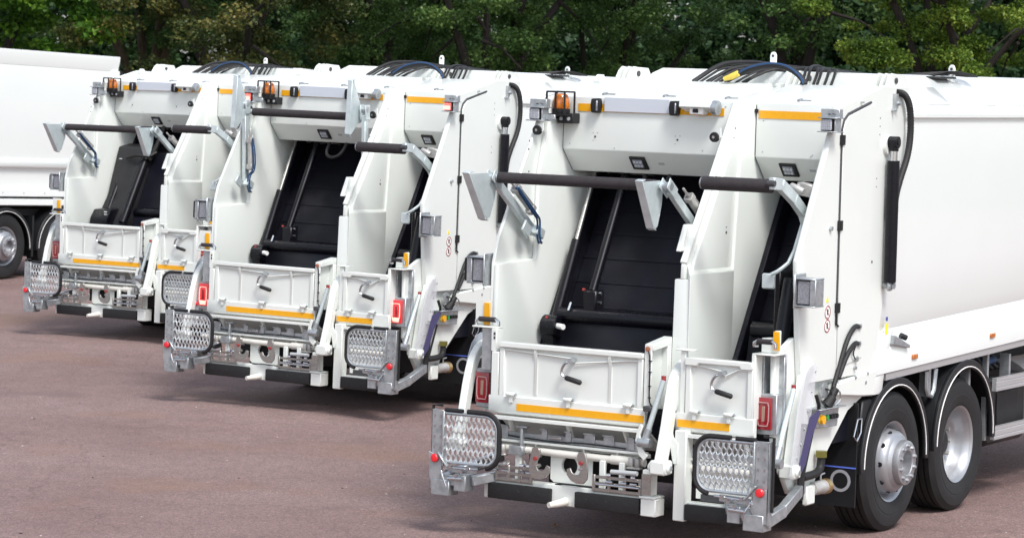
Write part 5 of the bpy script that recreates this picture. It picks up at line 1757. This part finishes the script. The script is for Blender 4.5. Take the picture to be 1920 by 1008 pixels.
tree('maple_tree', 'bright green broad-leaved tree at the left edge above the tipper', -11.6, 64, 9.5, 3.6, 3.1, 'leaf_maple', 0.24, seed=1, size=0.11, nleaf=44000)
tree('tree', 'dark tree with a pale trunk right of the bright green tree', -8.7, 70, 10.0, 3.4, 3.7, 'leaf_mid', 0.26, seed=2, bark='bark_pale', size=0.08, nleaf=44000)
tree('tree', 'tree with browning olive foliage behind the farthest refuse truck', -6.3, 64, 9.0, 3.4, 3.2, 'leaf_olive', 0.22, seed=3, size=0.08, clus=0.6, nleaf=48000)
tree('tree', 'dense dark green tree between the olive tree and the middle refuse truck', -3.4, 72, 10.5, 3.6, 3.1, 'leaf_mid', 0.28, seed=4, size=0.075, nleaf=52000)
tree('tree', 'fine-leaved green tree behind the middle refuse truck', -0.7, 66, 9.5, 3.5, 3.15, 'leaf_mid', 0.24, seed=5, size=0.07, nleaf=60000)
tree('tree', 'green tree with several dark slender trunks behind the gap between the two nearest trucks', 2.2, 70, 10.0, 3.4, 3.4, 'leaf_mid', 0.22, seed=6, size=0.075, forks=6, fork_z=1.6, nleaf=48000, holes=0.25)
tree('tree', 'forked tree with thick leaning limbs above the roof hoses of the nearest truck', 5.9, 66, 10.5, 3.3, 4.0, 'leaf_mid', 0.30, lean=0.3, seed=7, size=0.085, forks=5, fork_z=2.7, nleaf=34000, holes=0.3)
tree('lime_tree', 'yellow-green tree with hanging leaf clusters behind the nearest truck', 8.6, 60, 9.0, 2.9, 3.0, 'leaf_lime', 0.22, seed=8, size=0.066, clus=0.42, nleaf=72000)
tree('lime_tree', 'yellow-green tree with deep shade at the right edge', 12.4, 63, 9.5, 3.5, 2.9, 'leaf_lime', 0.20, seed=19, size=0.066, clus=0.42, nleaf=72000)

# a dark wood farther back: one mass
rw = np.random.default_rng(55)
wc, wr, wn = [], [], []
for k in range(640):
    X = rw.uniform(-22, 22)
    D = rw.uniform(86, 99)
    p = C0 + FW * D + RT * X
    z = 0.9 + 9.5 * rw.random() ** 1.4
    wc.append(np.array([p.x, p.y, z]))
    wr.append(np.array([1.5, 1.5, 0.9]) * rw.uniform(0.7, 1.2))
    wn.append(620)
me = leaf_mesh('far_wood', wc, wr, wn, 0.24, 'leaf_dark', seed=77)
wood = bpy.data.objects.new('far_wood', me)
COL.objects.link(wood)
tag(wood, 'dark wood seen through the gaps between the trees', 'wood', kind='stuff')

gm = bpy.data.meshes.new('grass_field')
q = []
for D, X in ((57.0, -300), (57.0, 300), (700, 700), (700, -700)):
    p = C0 + FW * D + RT * X
    q.append((p.x, p.y, gz(p.x, p.y) + 0.02 if D < 100 else -0.5))
gm.from_pydata(q, [], [(0, 1, 2, 3)])
gm.materials.append(MATS['grass'])
gf = bpy.data.objects.new('grass_field', gm)
COL.objects.link(gf)
tag(gf, 'grass under the trees', None, kind='structure')


# a few fallen leaves on the asphalt
mat('dry_leaf', (0.42, 0.20, 0.05), 0.7, var=0.4, vscale=40)


def fallen_leaf(x, y, a, s, label):
    b = B()
    v = [(0, -s, 0.004), (s * 0.45, -s * 0.2, 0.018), (s * 0.2, s * 0.6, 0.012), (0, s, 0.006), (-s * 0.25, s * 0.55, 0.020), (-s * 0.5, -s * 0.25, 0.010), (0, 0, 0.004)]
    b.add(v, [(0, 1, 6), (1, 2, 6), (2, 3, 6), (3, 4, 6), (4, 5, 6), (5, 0, 6)])
    o = b.build('fallen_leaf', 'dry_leaf', None, loc=(x, y, gz(x, y) + 0.002))
    o.rotation_euler = (0, 0, a)
    tag(o, label, 'leaf')


fallen_leaf(-0.81, 0.544, 0.4, 0.045, 'dry orange leaf on the asphalt under the rear bumper of the nearest truck')
